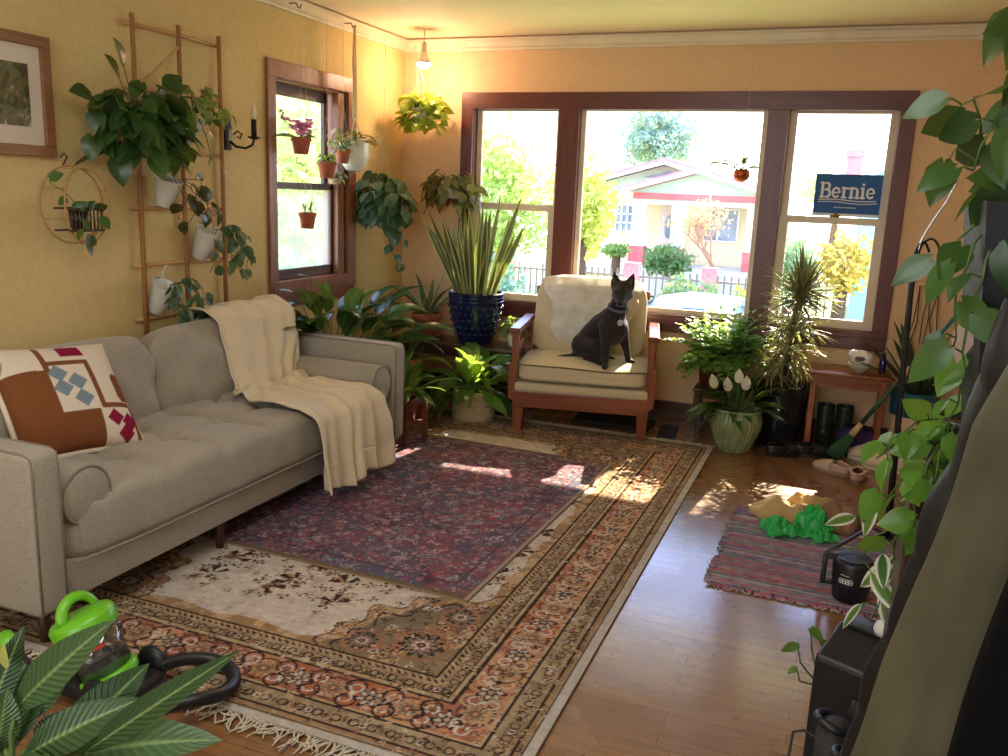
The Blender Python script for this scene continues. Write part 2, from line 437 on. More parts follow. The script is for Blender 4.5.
sash('upper_sash', -2.69, -2.02, 1.435, 2.163, yb+.06, .04, .045, .016); sash('lower_sash', -2.69, -2.02, .758, 1.475, yb+.015, .06, .05, .045)
sash('upper_sash', -.448, .215, 1.44, 2.163, yb+.06, .05, .045, .022); sash('lower_sash', -.448, .215, .758, 1.485, yb+.015, .062, .06, .045)
lk = MB(); lk.box(-.13, -.07, yb+.005, yb+.03, 1.485, 1.50); lk.tube([(-.10, yb+.015, 1.50), (-.085, yb+.0, 1.515)], .008); lk.build('sash_lock', mat('brass', (150, 120, 60), None, rough=.35, metal=1), w2, world=True)

# campaign sign in the window
M_blue = mat('sign_blue', (24, 84, 150), (34, 96, 160), 3, .6); M_signw = mat('sign_white', (226, 228, 226), None, rough=.6)
sg = thing('campaign_sign', 'blue rectangular campaign sign with white lettering standing in the upper sash of the window', 'sign', (-.037, yb+.045, 1.51))
MB().rbox(-.203, .203, -.002, .004, 0, .252, .0015, 1).build('sign_board', M_blue, sg, smooth=False)
MB().box(-.208, .205, -.001, .003, -.018, .001).build('bottom_edge', M_signw, sg, smooth=False)
SK = [0]
def stroke(b, pts, w, y=-.0045):
    """flat lettering stroke, 1.5 mm proud of the board"""
    for i in range(len(pts)-1):
        a, c = V((pts[i][0], 0, pts[i][1])), V((pts[i+1][0], 0, pts[i+1][1])); d = c-a; L = d.length
        if L < 1e-6: continue
        d.normalize(); n = V((-d.z, 0, d.x))*w/2; e = d*w*.25; SK[0] += 1; yy = y-.00003*(SK[0] % 60)
        q = [a-e+n, c+e+n, c+e-n, a-e-n]
        b.add([p+V((0, yy, 0)) for p in q], [(0, 1, 2, 3)])
def arc(cx, cz, rx, rz, a0, a1, n=14):
    return [(cx+rx*math.cos(math.radians(a0+(a1-a0)*i/n)), cz+rz*math.sin(math.radians(a0+(a1-a0)*i/n))) for i in range(n+1)]
def serif_word(b, x, z, h, s):
    """slab-serif letters B e r n i e; h = x-height"""
    H = h*1.42; wd = h*.24; th = h*.13; sl = h*.17
    for ch in s:
        if ch == 'B':
            stroke(b, [(x+.22*h, z), (x+.22*h, z+H)], wd); stroke(b, [(x, z+th/2), (x+.7*h, z+th/2)], th); stroke(b, [(x, z+H-th/2), (x+.62*h, z+H-th/2)], th)
            stroke(b, [(x+.2*h, z+H*.53), (x+.65*h, z+H*.53)], th)
            stroke(b, arc(x+.6*h, z+H*.76, .24*h, H*.2, -85, 85), wd*.85); stroke(b, arc(x+.64*h, z+H*.29, .28*h, H*.24, -85, 85), wd*.9); x += 1.1*h
        if ch == 'e':
            stroke(b, arc(x+.38*h, z+h*.5, .3*h, h*.43, 5, 315), wd*.8); stroke(b, [(x+.1*h, z+h*.5), (x+.68*h, z+h*.5)], th); x += .86*h
        if ch == 'r':
            stroke(b, [(x+.2*h, z), (x+.2*h, z+h)], wd); stroke(b, [(x, z+th/2), (x+.46*h, z+th/2)], th); stroke(b, [(x, z+h-th/2), (x+.2*h, z+h-th/2)], th)
            stroke(b, arc(x+.46*h, z+h*.62, .26*h, h*.3, 150, 50), wd*.7); x += .68*h
        if ch == 'n':
            stroke(b, [(x+.2*h, z), (x+.2*h, z+h)], wd); stroke(b, [(x+.72*h, z), (x+.72*h, z+h*.66)], wd)
            stroke(b, [(x, z+th/2), (x+.42*h, z+th/2)], th); stroke(b, [(x+.52*h, z+th/2), (x+.94*h, z+th/2)], th); stroke(b, [(x, z+h-th/2), (x+.2*h, z+h-th/2)], th)
            stroke(b, arc(x+.47*h, z+h*.64, .26*h, h*.29, 165, 5), wd*.75); x += 1.0*h
        if ch == 'i':
            stroke(b, [(x+.2*h, z), (x+.2*h, z+h)], wd); stroke(b, [(x, z+th/2), (x+.42*h, z+th/2)], th); stroke(b, [(x, z+h-th/2), (x+.2*h, z+h-th/2)], th)
            stroke(b, [(x+.13*h, z+h*1.3), (x+.29*h, z+h*1.3)], .2*h); x += .5*h
b = MB(); serif_word(b, -.172, .100, .0685, 'Bernie'); b.build('lettering', M_signw, sg, smooth=False)
b = MB(); stroke(b, [(-.175+.35*i/20, .086-.010*math.sin(PI*i/20*1.0)*0+.005*math.sin(i/20*PI*2)) for i in range(21)], .006)
stroke(b, [(-.175+.36*i/20, .070+.006*math.sin(i/20*PI*2+.3)) for i in range(21)], .005); b.build('underline', M_signw, sg, smooth=False)
b = MB(); x = -.075
while x < .055: b.box(x, x+.006, -.0045, -.003, .036, .042); x += .0085
b.build('small_print', M_signw, sg, smooth=False)

# ------------------------------------------------------------------ outside
M_grass = mat('lawn', (150, 170, 96), (190, 190, 130), 3, .95); M_walk = mat('concrete', (205, 200, 190), (190, 186, 176), 4, .9); M_road = mat('asphalt', (150, 150, 152), (135, 136, 140), 6, .9)
sbox('ground', M_grass, -40, 30, YB+.3, 60, -1.5, -1.25)
sbox('ground_side', M_grass, -40, XL-.2, -10, YB+.3, -1.5, -1.25)
sbox('street', M_road, -40, 30, 11.2, 17, -1.3, -1.235); sbox('sidewalk', M_walk, -40, 30, 17.4, 19, -1.3, -1.2)
M_eave = mat('eave_boards', (225, 220, 205), None, rough=.8)
sbox('roof_eave', M_eave, -8, 6, YB+.165, 7.83, 2.42, 2.52)

# pale house across the street
M_hw = mat('cream_stucco', (238, 222, 176), (230, 212, 166), 2, .9); M_hm = mat('mint_siding', (180, 214, 190), (190, 220, 198), 2, .8); M_hr = mat('red_fascia', (208, 92, 92), (214, 108, 104), 4, .7); M_hwh = mat('white_paint', (240, 238, 232), None, rough=.6)
M_pink = mat('pink_shingle', (222, 140, 140), (206, 122, 124), 12, .9); M_dkgl = mat('house_window_glass', (120, 140, 160), (150, 165, 180), 2, .1)
H = thing('house', 'cream bungalow with mint gables and red roof edges across the street', 'house', (-4.6, 26, -.75))
def HP(name, m, fn, smooth=False, parent=None):
    b = MB(); fn(b); return b.build(name, m, parent or H, smooth=smooth, world=True)
HP('wall', M_hw, lambda b: (b.box(-8.6, -1.6, 26.8, 34, -1.2, 1.75)))
HP('foundation', M_walk, lambda b: b.box(-8.6, -2.3, 24.9, 26.8, -1.2, -.35))
def gable(b, pk, z0, half, y, t): b.prism([(pk-half, z0), (pk+half, z0), (pk, z0+half*.29)], t, Matrix.Translation((0, y, 0)))
def slope(b, pk, zp, half, y0, y1, th, k=.29):
    for s in (-1, 1):
        a = (pk, zp); e = (pk+s*half, zp-half*k)
        pl = [a, e, (e[0], e[1]+th), (a[0], a[1]+th)]
        b.prism(pl if s < 0 else pl[::-1], y1-y0, Matrix.Translation((0, y0, 0)))
HP('main_gable', M_hm, lambda b: gable(b, -5.35, 1.75, 3.0, 26.9, .2))
HP('main_roof', M_pink, lambda b: slope(b, -5.35, 2.70, 3.5, 26.3, 34, .10))
HP('main_fascia', M_hwh, lambda b: slope(b, -5.35, 2.60, 3.4, 26.25, 26.32, .1))
HP('attic_vent', M_dkgl, lambda b: b.prism([(-6.1, 2.22), (-4.6, 2.22), (-5.35, 2.42)], .05, Matrix.Translation((0, 26.85, 0))))
HP('porch_gable', M_hm, lambda b: gable(b, -4.14, 1.74, 2.0, 25.3, .15))
HP('porch_roof', M_pink, lambda b: slope(b, -4.14, 2.42, 2.2, 24.9, 27.2, .08))
HP('porch_fascia', M_hwh, lambda b: slope(b, -4.14, 2.33, 2.15, 24.85, 24.92, .1))
HP('beam', M_hr, lambda b: b.box(-5.98, -2.3, 25.2, 25.5, 1.56, 1.74)); HP('beam_trim', M_hm, lambda b: b.box(-5.95, -2.33, 25.25, 25.45, 1.42, 1.56))
for x in (-5.78, -4.62, -2.5):
    HP('porch_column', M_hwh, lambda b: b.box(x-.2, x+.2, 25.25, 25.45, .2, 1.42)); HP('brick_pier', M_hr, lambda b: b.box(x-.22, x+.22, 25.15, 25.55, -.6, .2))
d = HP('front_door', mat('pale_door', (226, 208, 186), None, rough=.5), lambda b: b.box(-5.45, -4.9, 26.68, 26.8, -.3, 1.40))
b = MB(); b.ball((-5.15, 26.67, .75), 1, 16, (.14, .02, .36)); b.build('oval_glass', M_dkgl, d, world=True)
def hwin(x0, x1, z0, z1, nx, nz):
    f = HP('house_window', M_hwh, lambda b: ([b.box(x0+(x1-x0)*i/nx-.025, x0+(x1-x0)*i/nx+.025, 26.7, 26.79, z0, z1) for i in range(nx+1)], [b.box(x0, x1, 26.7, 26.79, z0+(z1-z0)*i/nz-.025, z0+(z1-z0)*i/nz+.025) for i in range(nz+1)]))
    HP('pane', M_dkgl, lambda b: b.box(x0, x1, 26.76, 26.795, z0, z1), parent=f)
hwin(-6.85, -6.1, .55, 1.35, 4, 3); hwin(-4.25, -3.1, .4, 1.35, 2, 1); hwin(-8.1, -7.4, .5, 1.3, 2, 2)

# neighbour's blue gable with a chimney
N = thing('neighbour_house', 'pale blue gabled house with pink brick chimney seen beyond the campaign sign', 'house', (2.4, 20, -1.25))
def NP(name, m, fn):
    b = MB(); fn(b); return b.build(name, m, N, smooth=False, world=True)
M_bl = mat('blue_siding', (150, 186, 206), (160, 196, 214), 2, .8)
NP('wall', M_bl, lambda b: (b.box(.2, 5, 20, 27, -1.25, 2.0), b.prism([(-.1, 1.95), (5.1, 1.95), (2.5, 3.95)], .2, Matrix.Translation((0, 20, 0)))))
NP('roof', mat('grey_shingle', (176, 180, 186), (160, 164, 172), 12, .9), lambda b: slope(b, 2.5, 3.95, 2.9, 19.6, 27, .1, .77))
NP('barge_board', M_hwh, lambda b: slope(b, 2.5, 3.86, 2.88, 19.55, 19.62, .1, .77))
NP('chimney', M_pink, lambda b: (b.box(-.22, .1, 21, 21.4, 1.5, 2.75), b.box(-.26, .14, 20.95, 21.45, 2.66, 2.80)))

# parked car
C_ = thing('car', 'pale blue car parked at the kerb below the big window', 'car', (-2.1, 12.9, -1.23))
M_car = mat('car_paint', (172, 196, 226), None, rough=.2, Coat__Weight=.6); M_cgl = mat('car_glass', (60, 96, 150), (90, 130, 190), 1, .08)
def car_prof(x):
    pts = [(-2.1, .62), (-1.6, .86), (-1.05, .95), (-.45, 1.36), (0, 1.45), (.75, 1.42), (1.5, 1.02), (2.0, .92), (2.15, .7)]
    for (a, za), (c, zc) in zip(pts, pts[1:]):
        if a <= x <= c: return za+(zc-za)*(x-a)/(c-a)
    return .6
b = MB()
def cf(u, v):
    x = -2.1+4.24*u; zt = car_prof(x); a = v*PI
    yy = -.85*math.cos(a); k = (1-abs(math.cos(a))**5)
    return V((x, yy*(1-.12*max(0, (zt*k-.8))), .28+(zt-.28)*k))
b.grid(cf, 60, 25); b.build('car_body', M_car, C_)
b = MB(); b.grid(lambda u, v: V((-.95+.5*u, -.62+1.24*v, .985+.37*u)), 6, 8); b.grid(lambda u, v: V((.80+.6*u, -.62+1.24*v, 1.425-.33*u)), 6, 8)
for s in (-1, 1): b.grid(lambda u, v: V((-.75+1.9*u, s*(.80-.08*v), .95+(.36*math.sin(PI*min(1, max(0, u)))**.5)*v)), 12, 4)
b.build('car_windows', M_cgl, C_)
for x in (-1.3, 1.3):
    for s in (-1, 1):
        b = MB(); b.lathe([(.0, -.1), (.2, -.1), (.3, -.09), (.31, 0), (.3, .09), (.2, .1), (0, .1)], 20, M=Matrix.Translation((x, s*.74, .31)) @ Matrix.Rotation(PI/2, 4, 'X')); b.build('wheel', M_black, C_)

# fence with brick posts
F_ = thing('iron_fence', 'low iron picket fence with pink brick posts in front of the cream bungalow', 'fence', (-4, 20.5, -1.25))
b = MB()
for i in range(60): x = -9.6+i*.16; b.box(x-.018, x+.018, 20.48, 20.52, -1.2, -.12)
b.box(-9.6, -.2, 20.47, 20.53, -.3, -.25); b.box(-9.6, -.2, 20.47, 20.53, -1.05, -1.0); b.build('pickets', mat('hazed_iron', (120, 110, 104), None, rough=.6), F_, smooth=False, world=True)  # black iron paled, bright outdoor haze put into its colour
for x in (-8, -6.2, -4.75, -2.9): MB().box(x-.17, x+.17, 20.3, 20.7, -1.25, .05).build('brick_post', M_pink, F_, smooth=False, world=True)

def crown(b, c, r, sc, n, ls, rng, shell=.55):
    for i in range(n):
        d = V((rng.gauss(0, 1), rng.gauss(0, 1), rng.gauss(0, 1))).normalized()
        q = shell+(1-shell)*rng.random(); nz = .75+.5*mnoise.noise(d*2.3+V(c)*.7)
        p = V(c)+V((d.x*sc[0], d.y*sc[1], d.z*sc[2]))*r*q*nz
        h = V((rng.gauss(0, 1), rng.gauss(0, 1), rng.gauss(0, 1))); a = h.normalized(); e = a.orthogonal().normalized()*ls*rng.uniform(.6, 1.3); a = a*ls*rng.uniform(.6, 1.3)
        rv = rng.random(); b.add([p-a, p-e*.6, p+a, p+e*.6], [(0, 1, 2, 3)], [(rv, .5, .5)]*4)
def tree(name, label, c, r, sc, n, ls, la, lb, trunk=True, group=None, shell=.45):
    rng = random.Random(hash(label) % 1000 if False else len(label)*7+int(abs(c[0])*10))
    t = thing(name, label, 'tree' if trunk else 'bush', (c[0], c[1], -1.25), 0, group)
    b = MB(); crown(b, c, r, sc, n, ls, rng, shell)
    b.build('foliage', leafmat(name+'_leaves', la, lb, rough=.8, trans=.3), t, smooth=False, world=True, colattr=True)
    if trunk:
        b = MB(); b.tube([(c[0], c[1], -1.3), (c[0]+.05, c[1], c[2]-r*sc[2]*.5), (c[0], c[1], c[2])], [.16, .12, .05], 8); b.build('trunk', M_brownstem, t, world=True)
    return t
tree('conifer_tree', 'hazy blue-green conifer rising behind the cream bungalow', (-7.6, 36, 4.0), 2.2, (1, 1, .8), 4200, .11, (120, 158, 150), (160, 190, 180))
tree('leafy_tree', 'yellow-green tree beside the bungalow porch', (-5.55, 18.6, 1.35), 1.35, (.75, .8, 1), 1700, .1, (176, 196, 70), (226, 226, 120))
tree('leafy_tree', 'broad light green tree filling the narrow sash nearest the corner', (-6.9, 16.5, 1.35), 1.9, (.85, .8, 1), 3600, .085, (150, 186, 84), (206, 220, 130))
tree('bush', 'round dark green clipped bush in front of the bungalow porch', (-4.35, 22.6, -.02), .85, (1.05, .8, .68), 1400, .07, (76, 122, 70), (112, 152, 96), False)
tree('bush', 'large grey-green bush behind the parked car', (-3.1, 18.6, -.6), .85, (1.0, .8, .75), 1500, .07, (96, 132, 96), (140, 166, 130), False)
tree('bush', 'yellow-green bush at the edge of the mullion beyond the car', (-1.75, 18.3, -.6), .65, (.9, .8, .9), 1000, .07, (150, 178, 70), (196, 210, 110), False)
tree('bush', 'small topiary bush on a stem by the bungalow window', (-5.9, 23.2, .15), .5, (1.0, .8, .5), 600, .06, (110, 150, 70), (150, 180, 100), True)
tree('bush', 'golden low hedge bush by the topiary', (-5.95, 21.7, -.65), .75, (1.5, .8, .5), 900, .07, (206, 200, 90), (232, 220, 130), False)
tree('bush', 'blue-green shrub low in the narrow sash nearest the corner', (-6.3, 15, -.15), 1.0, (1.0, .8, .9), 1300, .08, (120, 164, 140), (160, 196, 170), False)
tree('leafy_tree', 'golden yellow tree below the campaign sign', (-.05, 19, .4), .85, (.9, .8, 1), 1100, .08, (222, 186, 60), (240, 214, 100))
tree('leafy_tree', 'mid green tree seen through the lower sash beside the golden tree', (-.95, 17.4, .35), .75, (.85, .8, 1.1), 1100, .08, (130, 170, 110), (176, 204, 150))
tree('leafy_tree', 'pale distant tree between the bungalow and the blue gable', (-.6, 37, 2.2), 1.5, (1.4, .8, .6), 900, .13, (170, 194, 120), (210, 218, 160))
# bare blossom tree
t_ = thing('blossom_tree', 'small bare twisted tree with pinkish buds in the bungalow garden', 'tree', (-3.1, 22.2, -1.25))
b = MB(); lf = MB(); rng = random.Random(5)
def branch(p, d, L, r, k):
    pts, e = bend(p, d, L, -.15, 4); b.tube(pts, [r*(1-.12*i) for i in range(5)], 5)
    if k == 0:
        for i in range(10):
            q = pts[-1]+V((rng.gauss(0, .1), rng.gauss(0, .1), rng.gauss(0, .08))); a = V((rng.gauss(0, 1), rng.gauss(0, 1), rng.gauss(0, 1))).normalized()*.04; e2 = a.orthogonal().normalized()*.03
            lf.add([q-a, q-e2, q+a, q+e2], [(0, 1, 2, 3)], [(rng.random(), .5, .5)]*4)
        return
    for i in range(3):
        az = rng.random()*6.28; branch(pts[-1-i % 2], (e*.6+sph(az, .35)*.8), L*.68, r*.6, k-1)
branch((-3.1, 22.2, -1.25), V((.05, 0, 1)), 1.15, .07, 4)
b.build('trunk', mat('pale_bark', (170, 130, 104), None, rough=.9), t_, world=True); lf.build('foliage', leafmat('blossom_leaves', (214, 150, 120), (236, 190, 150), rough=.8), t_, smooth=False, world=True, colattr=True)
# garden outside the left window
tree('leafy_tree', 'bright tree outside the brown double-hung window', (-9.2, 12.2, 1.3), 2.4, (1, 1, 1), 2200, .16, (170, 196, 110), (220, 226, 160))
tree('bush', 'green hedge outside the lower pane of the brown double-hung window', (-7.4, 10.2, -.1), 1.3, (1.3, 1.3, .8), 1700, .1, (110, 160, 90), (160, 196, 120), False)
# ------------------------------------------------------------------ rugs (woven pattern as vertex colours on a fine grid)
def vnoise(x, y, seed):
    rs = np.random.RandomState(seed); g = rs.rand(256, 256).astype(np.float32)
    xi, yi = np.floor(x).astype(int), np.floor(y).astype(int); fx, fy = x-xi, y-yi
    fx = fx*fx*(3-2*fx); fy = fy*fy*(3-2*fy); xi &= 255; yi &= 255; x1 = (xi+1) & 255; y1 = (yi+1) & 255
    return (g[yi, xi]*(1-fx)+g[yi, x1]*fx)*(1-fy)+(g[y1, xi]*(1-fx)+g[y1, x1]*fx)*fy
def fbm(x, y, seed, o=4):
    v = 0; a = .5
    for i in range(o): v = v+a*vnoise(x*2**i, y*2**i, seed+i); a *= .5
    return v/(1-.5**o)
def L3(c): return np.array(lin(c)[:3], np.float32)
def rug_mesh(name, m, parent, w, d, cell, C, z):
    ny, nx = C.shape[:2]
    X, Y = np.meshgrid(np.linspace(-w/2, w/2, nx), np.linspace(-d/2, d/2, ny))
    Z = z+.0012*np.random.RandomState(1).rand(ny, nx)
    vs = np.stack([X, Y, Z], -1).reshape(-1, 3)
    i = np.arange((ny-1)*(nx-1)); r, q = i//(nx-1), i % (nx-1); a = r*nx+q
    fs = np.stack([a, a+1, a+nx+1, a+nx], -1)
    me = bpy.data.meshes.new(name); me.vertices.add(len(vs)); me.vertices.foreach_set('co', vs.astype(np.float32).ravel())
    me.loops.add(fs.size); me.loops.foreach_set('vertex_index', fs.astype(np.int32).ravel())
    me.polygons.add(len(fs)); me.polygons.foreach_set('loop_start', np.arange(0, fs.size, 4, dtype=np.int32))
    me.update(calc_edges=True); me.materials.append(m)
    at = me.color_attributes.new('Col', 'FLOAT_COLOR', 'POINT'); c4 = np.ones((ny*nx, 4), np.float32); c4[:, :3] = C.reshape(-1, 3); at.data.foreach_set('color', c4.ravel())
    me.polygons.foreach_set('use_smooth', [True]*len(me.polygons))
    o = bpy.data.objects.new(name, me); COL.objects.link(o); o.parent = parent
    return o
class Cloth:
    def __init__(s, w, d, cell):
        s.w, s.d, s.cell = w, d, cell; s.nx, s.ny = int(w/cell)+1, int(d/cell)+1
        s.X, s.Y = np.meshgrid(np.linspace(-w/2, w/2, s.nx), np.linspace(-d/2, d/2, s.ny)); s.C = np.zeros((s.ny, s.nx, 3), np.float32)
    def win(s, x, y, r):
        i0, i1 = max(0, int((x-r+s.w/2)/s.cell)), min(s.nx, int((x+r+s.w/2)/s.cell)+2); j0, j1 = max(0, int((y-r+s.d/2)/s.cell)), min(s.ny, int((y+r+s.d/2)/s.cell)+2)
        return slice(j0, j1), slice(i0, i1)
    def polar(s, x, y, r):
        q = s.win(x, y, r); dx, dy = s.X[q]-x, s.Y[q]-y; return q, np.hypot(dx, dy), np.arctan2(dy, dx)
    def put(s, q, m, c):
        if m.size: s.C[q][m] = c
    def flower(s, x, y, r, cols, n=8, ph=0):
        """petalled rosette: outer petals, ring, heart"""
        q, R, T = s.polar(x, y, r)
        s.put(q, R < r*(.78+.22*np.cos(n*(T+ph))), cols[0]); s.put(q, R < r*(.58+.16*np.cos(n*(T+ph))), cols[1]); s.put(q, R < r*.34, cols[2]); s.put(q, R < r*.16, cols[0])
    def spray(s, x, y, r, c, a, n=7):
        """fan of dark fronds"""
        q, R, T = s.polar(x, y, r); t = np.angle(np.exp(1j*(T-a)))
        s.put(q, (R < r*(1-.15*np.abs(t))) & (R > .12*r) & (np.abs(t) < 1.9) & (np.cos(t*n) > .25+.5*R/r*0), c)
    def ring(s, x, y, r, th, c, a0=-9, a1=9):
        q, R, T = s.polar(x, y, r+th); s.put(q, (np.abs(R-r) < th) & (T > a0) & (T < a1), c)
    def dot(s, x, y, r, c):
        q, R, T = s.polar(x, y, r+s.cell); s.put(q, R < r, c)

cream, dark, och, olive, salm, rust, brown, blue_, tan = [L3(c) for c in ((214, 200, 184), (60, 44, 42), (166, 132, 94), (134, 118, 94), (170, 114, 90), (150, 90, 68), (104, 72, 58), (110, 112, 122), (196, 166, 126))]
RX0, RX1, RY0, RY1 = -3.22, -.65, 1.85, 5.445
K = Cloth(RX1-RX0, RY1-RY0, .005); X, Y = K.X, K.Y
eX, eY = K.w/2-np.abs(X), K.d/2-np.abs(Y); e = np.minimum(eX, eY)
n1 = fbm(X*30, Y*30, 3); n2 = fbm(X*9, Y*9, 9)
wob = .012*(n2-.5)
rs = np.random.RandomState(11)
# field
fe = e-.42; cx, cy = K.w/2-.42, K.d/2-.42
dc = np.hypot(np.maximum(cx-np.abs(X), 0)*1.0, np.maximum(cy-np.abs(Y), 0)*.82)
ang = np.arctan2(cy-np.abs(Y), cx-np.abs(X))
scal = .45+.05*np.abs(np.sin(ang*7))+.02*np.sin(ang*21)
C = K.C; C[:] = cream; C[n1 > .62] = L3((200, 184, 164))
sp_ = (dc < scal) | (fe < .035+.03*np.abs(np.sin((X+Y)*9)))
C[sp_] = tan; C[sp_ & (n1 > .5)] = och; C[sp_ & (np.abs(dc-scal*.72) < .07+.02*np.sin(ang*16))] = olive; C[sp_ & (dc < scal*.34)] = L3((150, 128, 98))
C[(np.abs(dc-scal) < .008) & sp_] = brown; C[(np.abs(dc-scal*.86) < .005) & sp_] = dark; C[(np.abs(dc-scal*.55) < .006) & sp_] = salm
def inside(x, y, m): return abs(x) < cx-m and abs(y) < cy-m
def dco(x, y):
    a = math.atan2(cy-abs(y), cx-abs(x)); return math.hypot(max(cx-abs(x), 0), max(cy-abs(y), 0)*.82), 0.45+.05*abs(math.sin(a*7))
for i in range(5200):        # small leaf-work
    x, y = rs.uniform(-cx, cx), rs.uniform(-cy, cy); d_, s_ = dco(x, y)
    if d_ < s_*1.02: K.spray(x, y, rs.uniform(.012, .024), [dark, brown, dark, L3((88, 78, 62)), cream, blue_, rust][rs.randint(7)], rs.uniform(-3, 3), 5)
for i in range(520):
    x, y = rs.uniform(-cx, cx), rs.uniform(-cy, cy); d_, s_ = dco(x, y)
    if d_ < s_: K.flower(x, y, rs.uniform(.018, .036), [[dark, tan, rust], [brown, cream, blue_], [och, dark, cream]][rs.randint(3)], rs.randint(5, 9), rs.rand())
for sx in (-1, 1):
    for sy in (-1, 1):       # corner palmettes
        for (ox, oy, r) in ((.14, .16, .085), (.34, .10, .06), (.10, .40, .06)):
            x, y = sx*(cx-ox), sy*(cy-oy); K.flower(x, y, r, [dark, L3((150, 140, 128)), och], 11); K.ring(x, y, r*1.12, .005, salm); K.flower(x, y, r*.55, [salm, cream, dark], 7)
for (x, y) in [(-.28+.27*i+rs.uniform(-.05, .05), -cy+.30+.13*j+rs.uniform(-.04, .04)) for i in range(-3, 4) for j in range(6)]+[(s*(cx-.12-.13*j), -1.3+.24*i+rs.uniform(-.05, .05)) for i in range(13) for j in range(2) for s in (-1, 1)]:
    d_, s_ = dco(x, y)
    if d_ > s_+.07 and inside(x, y, .06) and rs.rand() < .95:
        for k in range(3): K.flower(x+rs.uniform(-.05, .05), y+rs.uniform(-.05, .05), rs.uniform(.022, .036), [[och, tan, brown], [L3((150, 104, 86)), tan, dark], [tan, och, dark]][rs.randint(3)], rs.randint(5, 8), rs.rand())
        K.spray(x, y, rs.uniform(.06, .085), dark, rs.uniform(0, 3), 6)
        for k in range(14): K.spray(x+rs.uniform(-.13, .13), y+rs.uniform(-.10, .10), rs.uniform(.016, .032), [dark, dark, brown, L3((120, 80, 66))][rs.randint(4)], rs.uniform(-3, 3), 4)
# borders
bm_ = e < .42
C[bm_] = L3((178, 156, 122)); C[bm_ & (n1 > .52)] = L3((160, 138, 106))
main = (e > .145) & (e < .315); C[main] = salm; C[main & (n1 > .55)] = L3((178, 106, 72)); C[main & (n2 > .56)] = L3((196, 140, 104))
for a, c_, t_ in ((.035, dark, .004), (.05, och, .006), (.062, dark, .003), (.145, dark, .005), (.158, tan, .005), (.315, dark, .005), (.328, tan, .006), (.34, dark, .003), (.40, dark, .007), (.412, och, .006), (.422, dark, .004)):
    C[np.abs(e-a) < t_] = c_
twist = (np.abs(e-.405) < .012) & (np.sin((X+Y)*230) > .1); C[twist] = tan
def along(off, step):
    """points at distance off from the edge, all round"""
    a, b_ = K.w/2-off, K.d/2-off; out = []
    n_ = int(2*a/step); out += [(-a+2*a*(i+.5)/n_, s*b_, 0 if s < 0 else PI) for i in range(n_) for s in (-1, 1)]
    n_ = int(2*b_/step); out += [(s*a, -b_+2*b_*(i+.5)/n_, PI/2*s) for i in range(n_) for s in (-1, 1)]
    return out
for k, (x, y, a) in enumerate(along(.23, .125)):
    if k//2 % 2: K.flower(x, y, .054, [dark, cream, salm], 7, a); K.flower(x, y, .03, [L3((150, 140, 120)), dark, tan], 6)
    else: K.flower(x, y, .05, [tan, olive, rust], 9, a); K.ring(x, y, .058, .0045, brown)
    for s in (-1, 1):
        px, py = x+math.cos(a)*.062*s, y+math.sin(a)*.062*s
        K.ring(px-math.sin(a)*.04*s, py+math.cos(a)*.04*s, .032, .0045, [dark, tan][k % 2]); K.ring(px+math.sin(a)*.03*s, py-math.cos(a)*.03*s, .02, .004, cream); K.dot(px, py, .011, [rust, dark, cream][k % 3])
for off in (.10, .36):
    for k, (x, y, a) in enumerate(along(off, .062)):
        K.flower(x, y, .021, [[dark, tan, rust], [brown, cream, dark], [olive, och, dark]][k//2 % 3], 6, k); K.ring(x+math.cos(a)*.03, y+math.sin(a)*.03, .015, .0035, [dark, brown][k % 2])
for i in range(7500):
    x, y = rs.uniform(-K.w/2+.04, K.w/2-.04), rs.uniform(-K.d/2+.04, K.d/2-.04)
    if min(K.w/2-abs(x), K.d/2-abs(y)) < .41: K.spray(x, y, rs.uniform(.010, .019), [dark, brown, tan, cream, dark, rust][rs.randint(6)], rs.uniform(-3, 3), 4)
C[e < .030] = L3((196, 188, 176))
C *= (.62+.34*fbm(X*70, Y*70, 21, 2)+.34*fbm(X*22, Y*22, 33, 3))[..., None]
M_rug = colattr_mat('woven_wool'); M_fringe = fabric('rug_fringe', (222, 212, 190), (196, 184, 160), 200)
T = thing('persian_rug', 'large cream and rust patterned rug with floral borders and tasselled ends on the wood floor', 'rug', ((RX0+RX1)/2, (RY0+RY1)/2, 0))
rug_mesh('rug_pile', M_rug, T, K.w, K.d, .005, K.C, .0105)
MB().box(-K.w/2, K.w/2, -K.d/2, K.d/2, .001, .0105).build('rug_backing', mat('rug_backing', (150, 132, 110), None, rough=.95), T, smooth=False)
for sy, amp in ((-1, .085), (1, .04)):
    b = MB(); rng = random.Random(3+sy)
    for i in range(300):
        x = -K.w/2+K.w*(i+.5)/300+rng.uniform(-.004, .004); a = rng.gauss(0, .45); L = amp*rng.uniform(.7, 1.15); p = V((x, sy*K.d/2, .008)); pts = [p]
        for k in range(4):
            a += rng.gauss(0, .35); p = p+V((math.sin(a)*L/4, sy*math.cos(a)*L/4, 0)); p.z = .006+.008*rng.random(); pts.append(p)
        b.tube(pts, [.0035, .0032, .003, .0028, .002], 4)
    b.build('fringe', M_fringe, T)

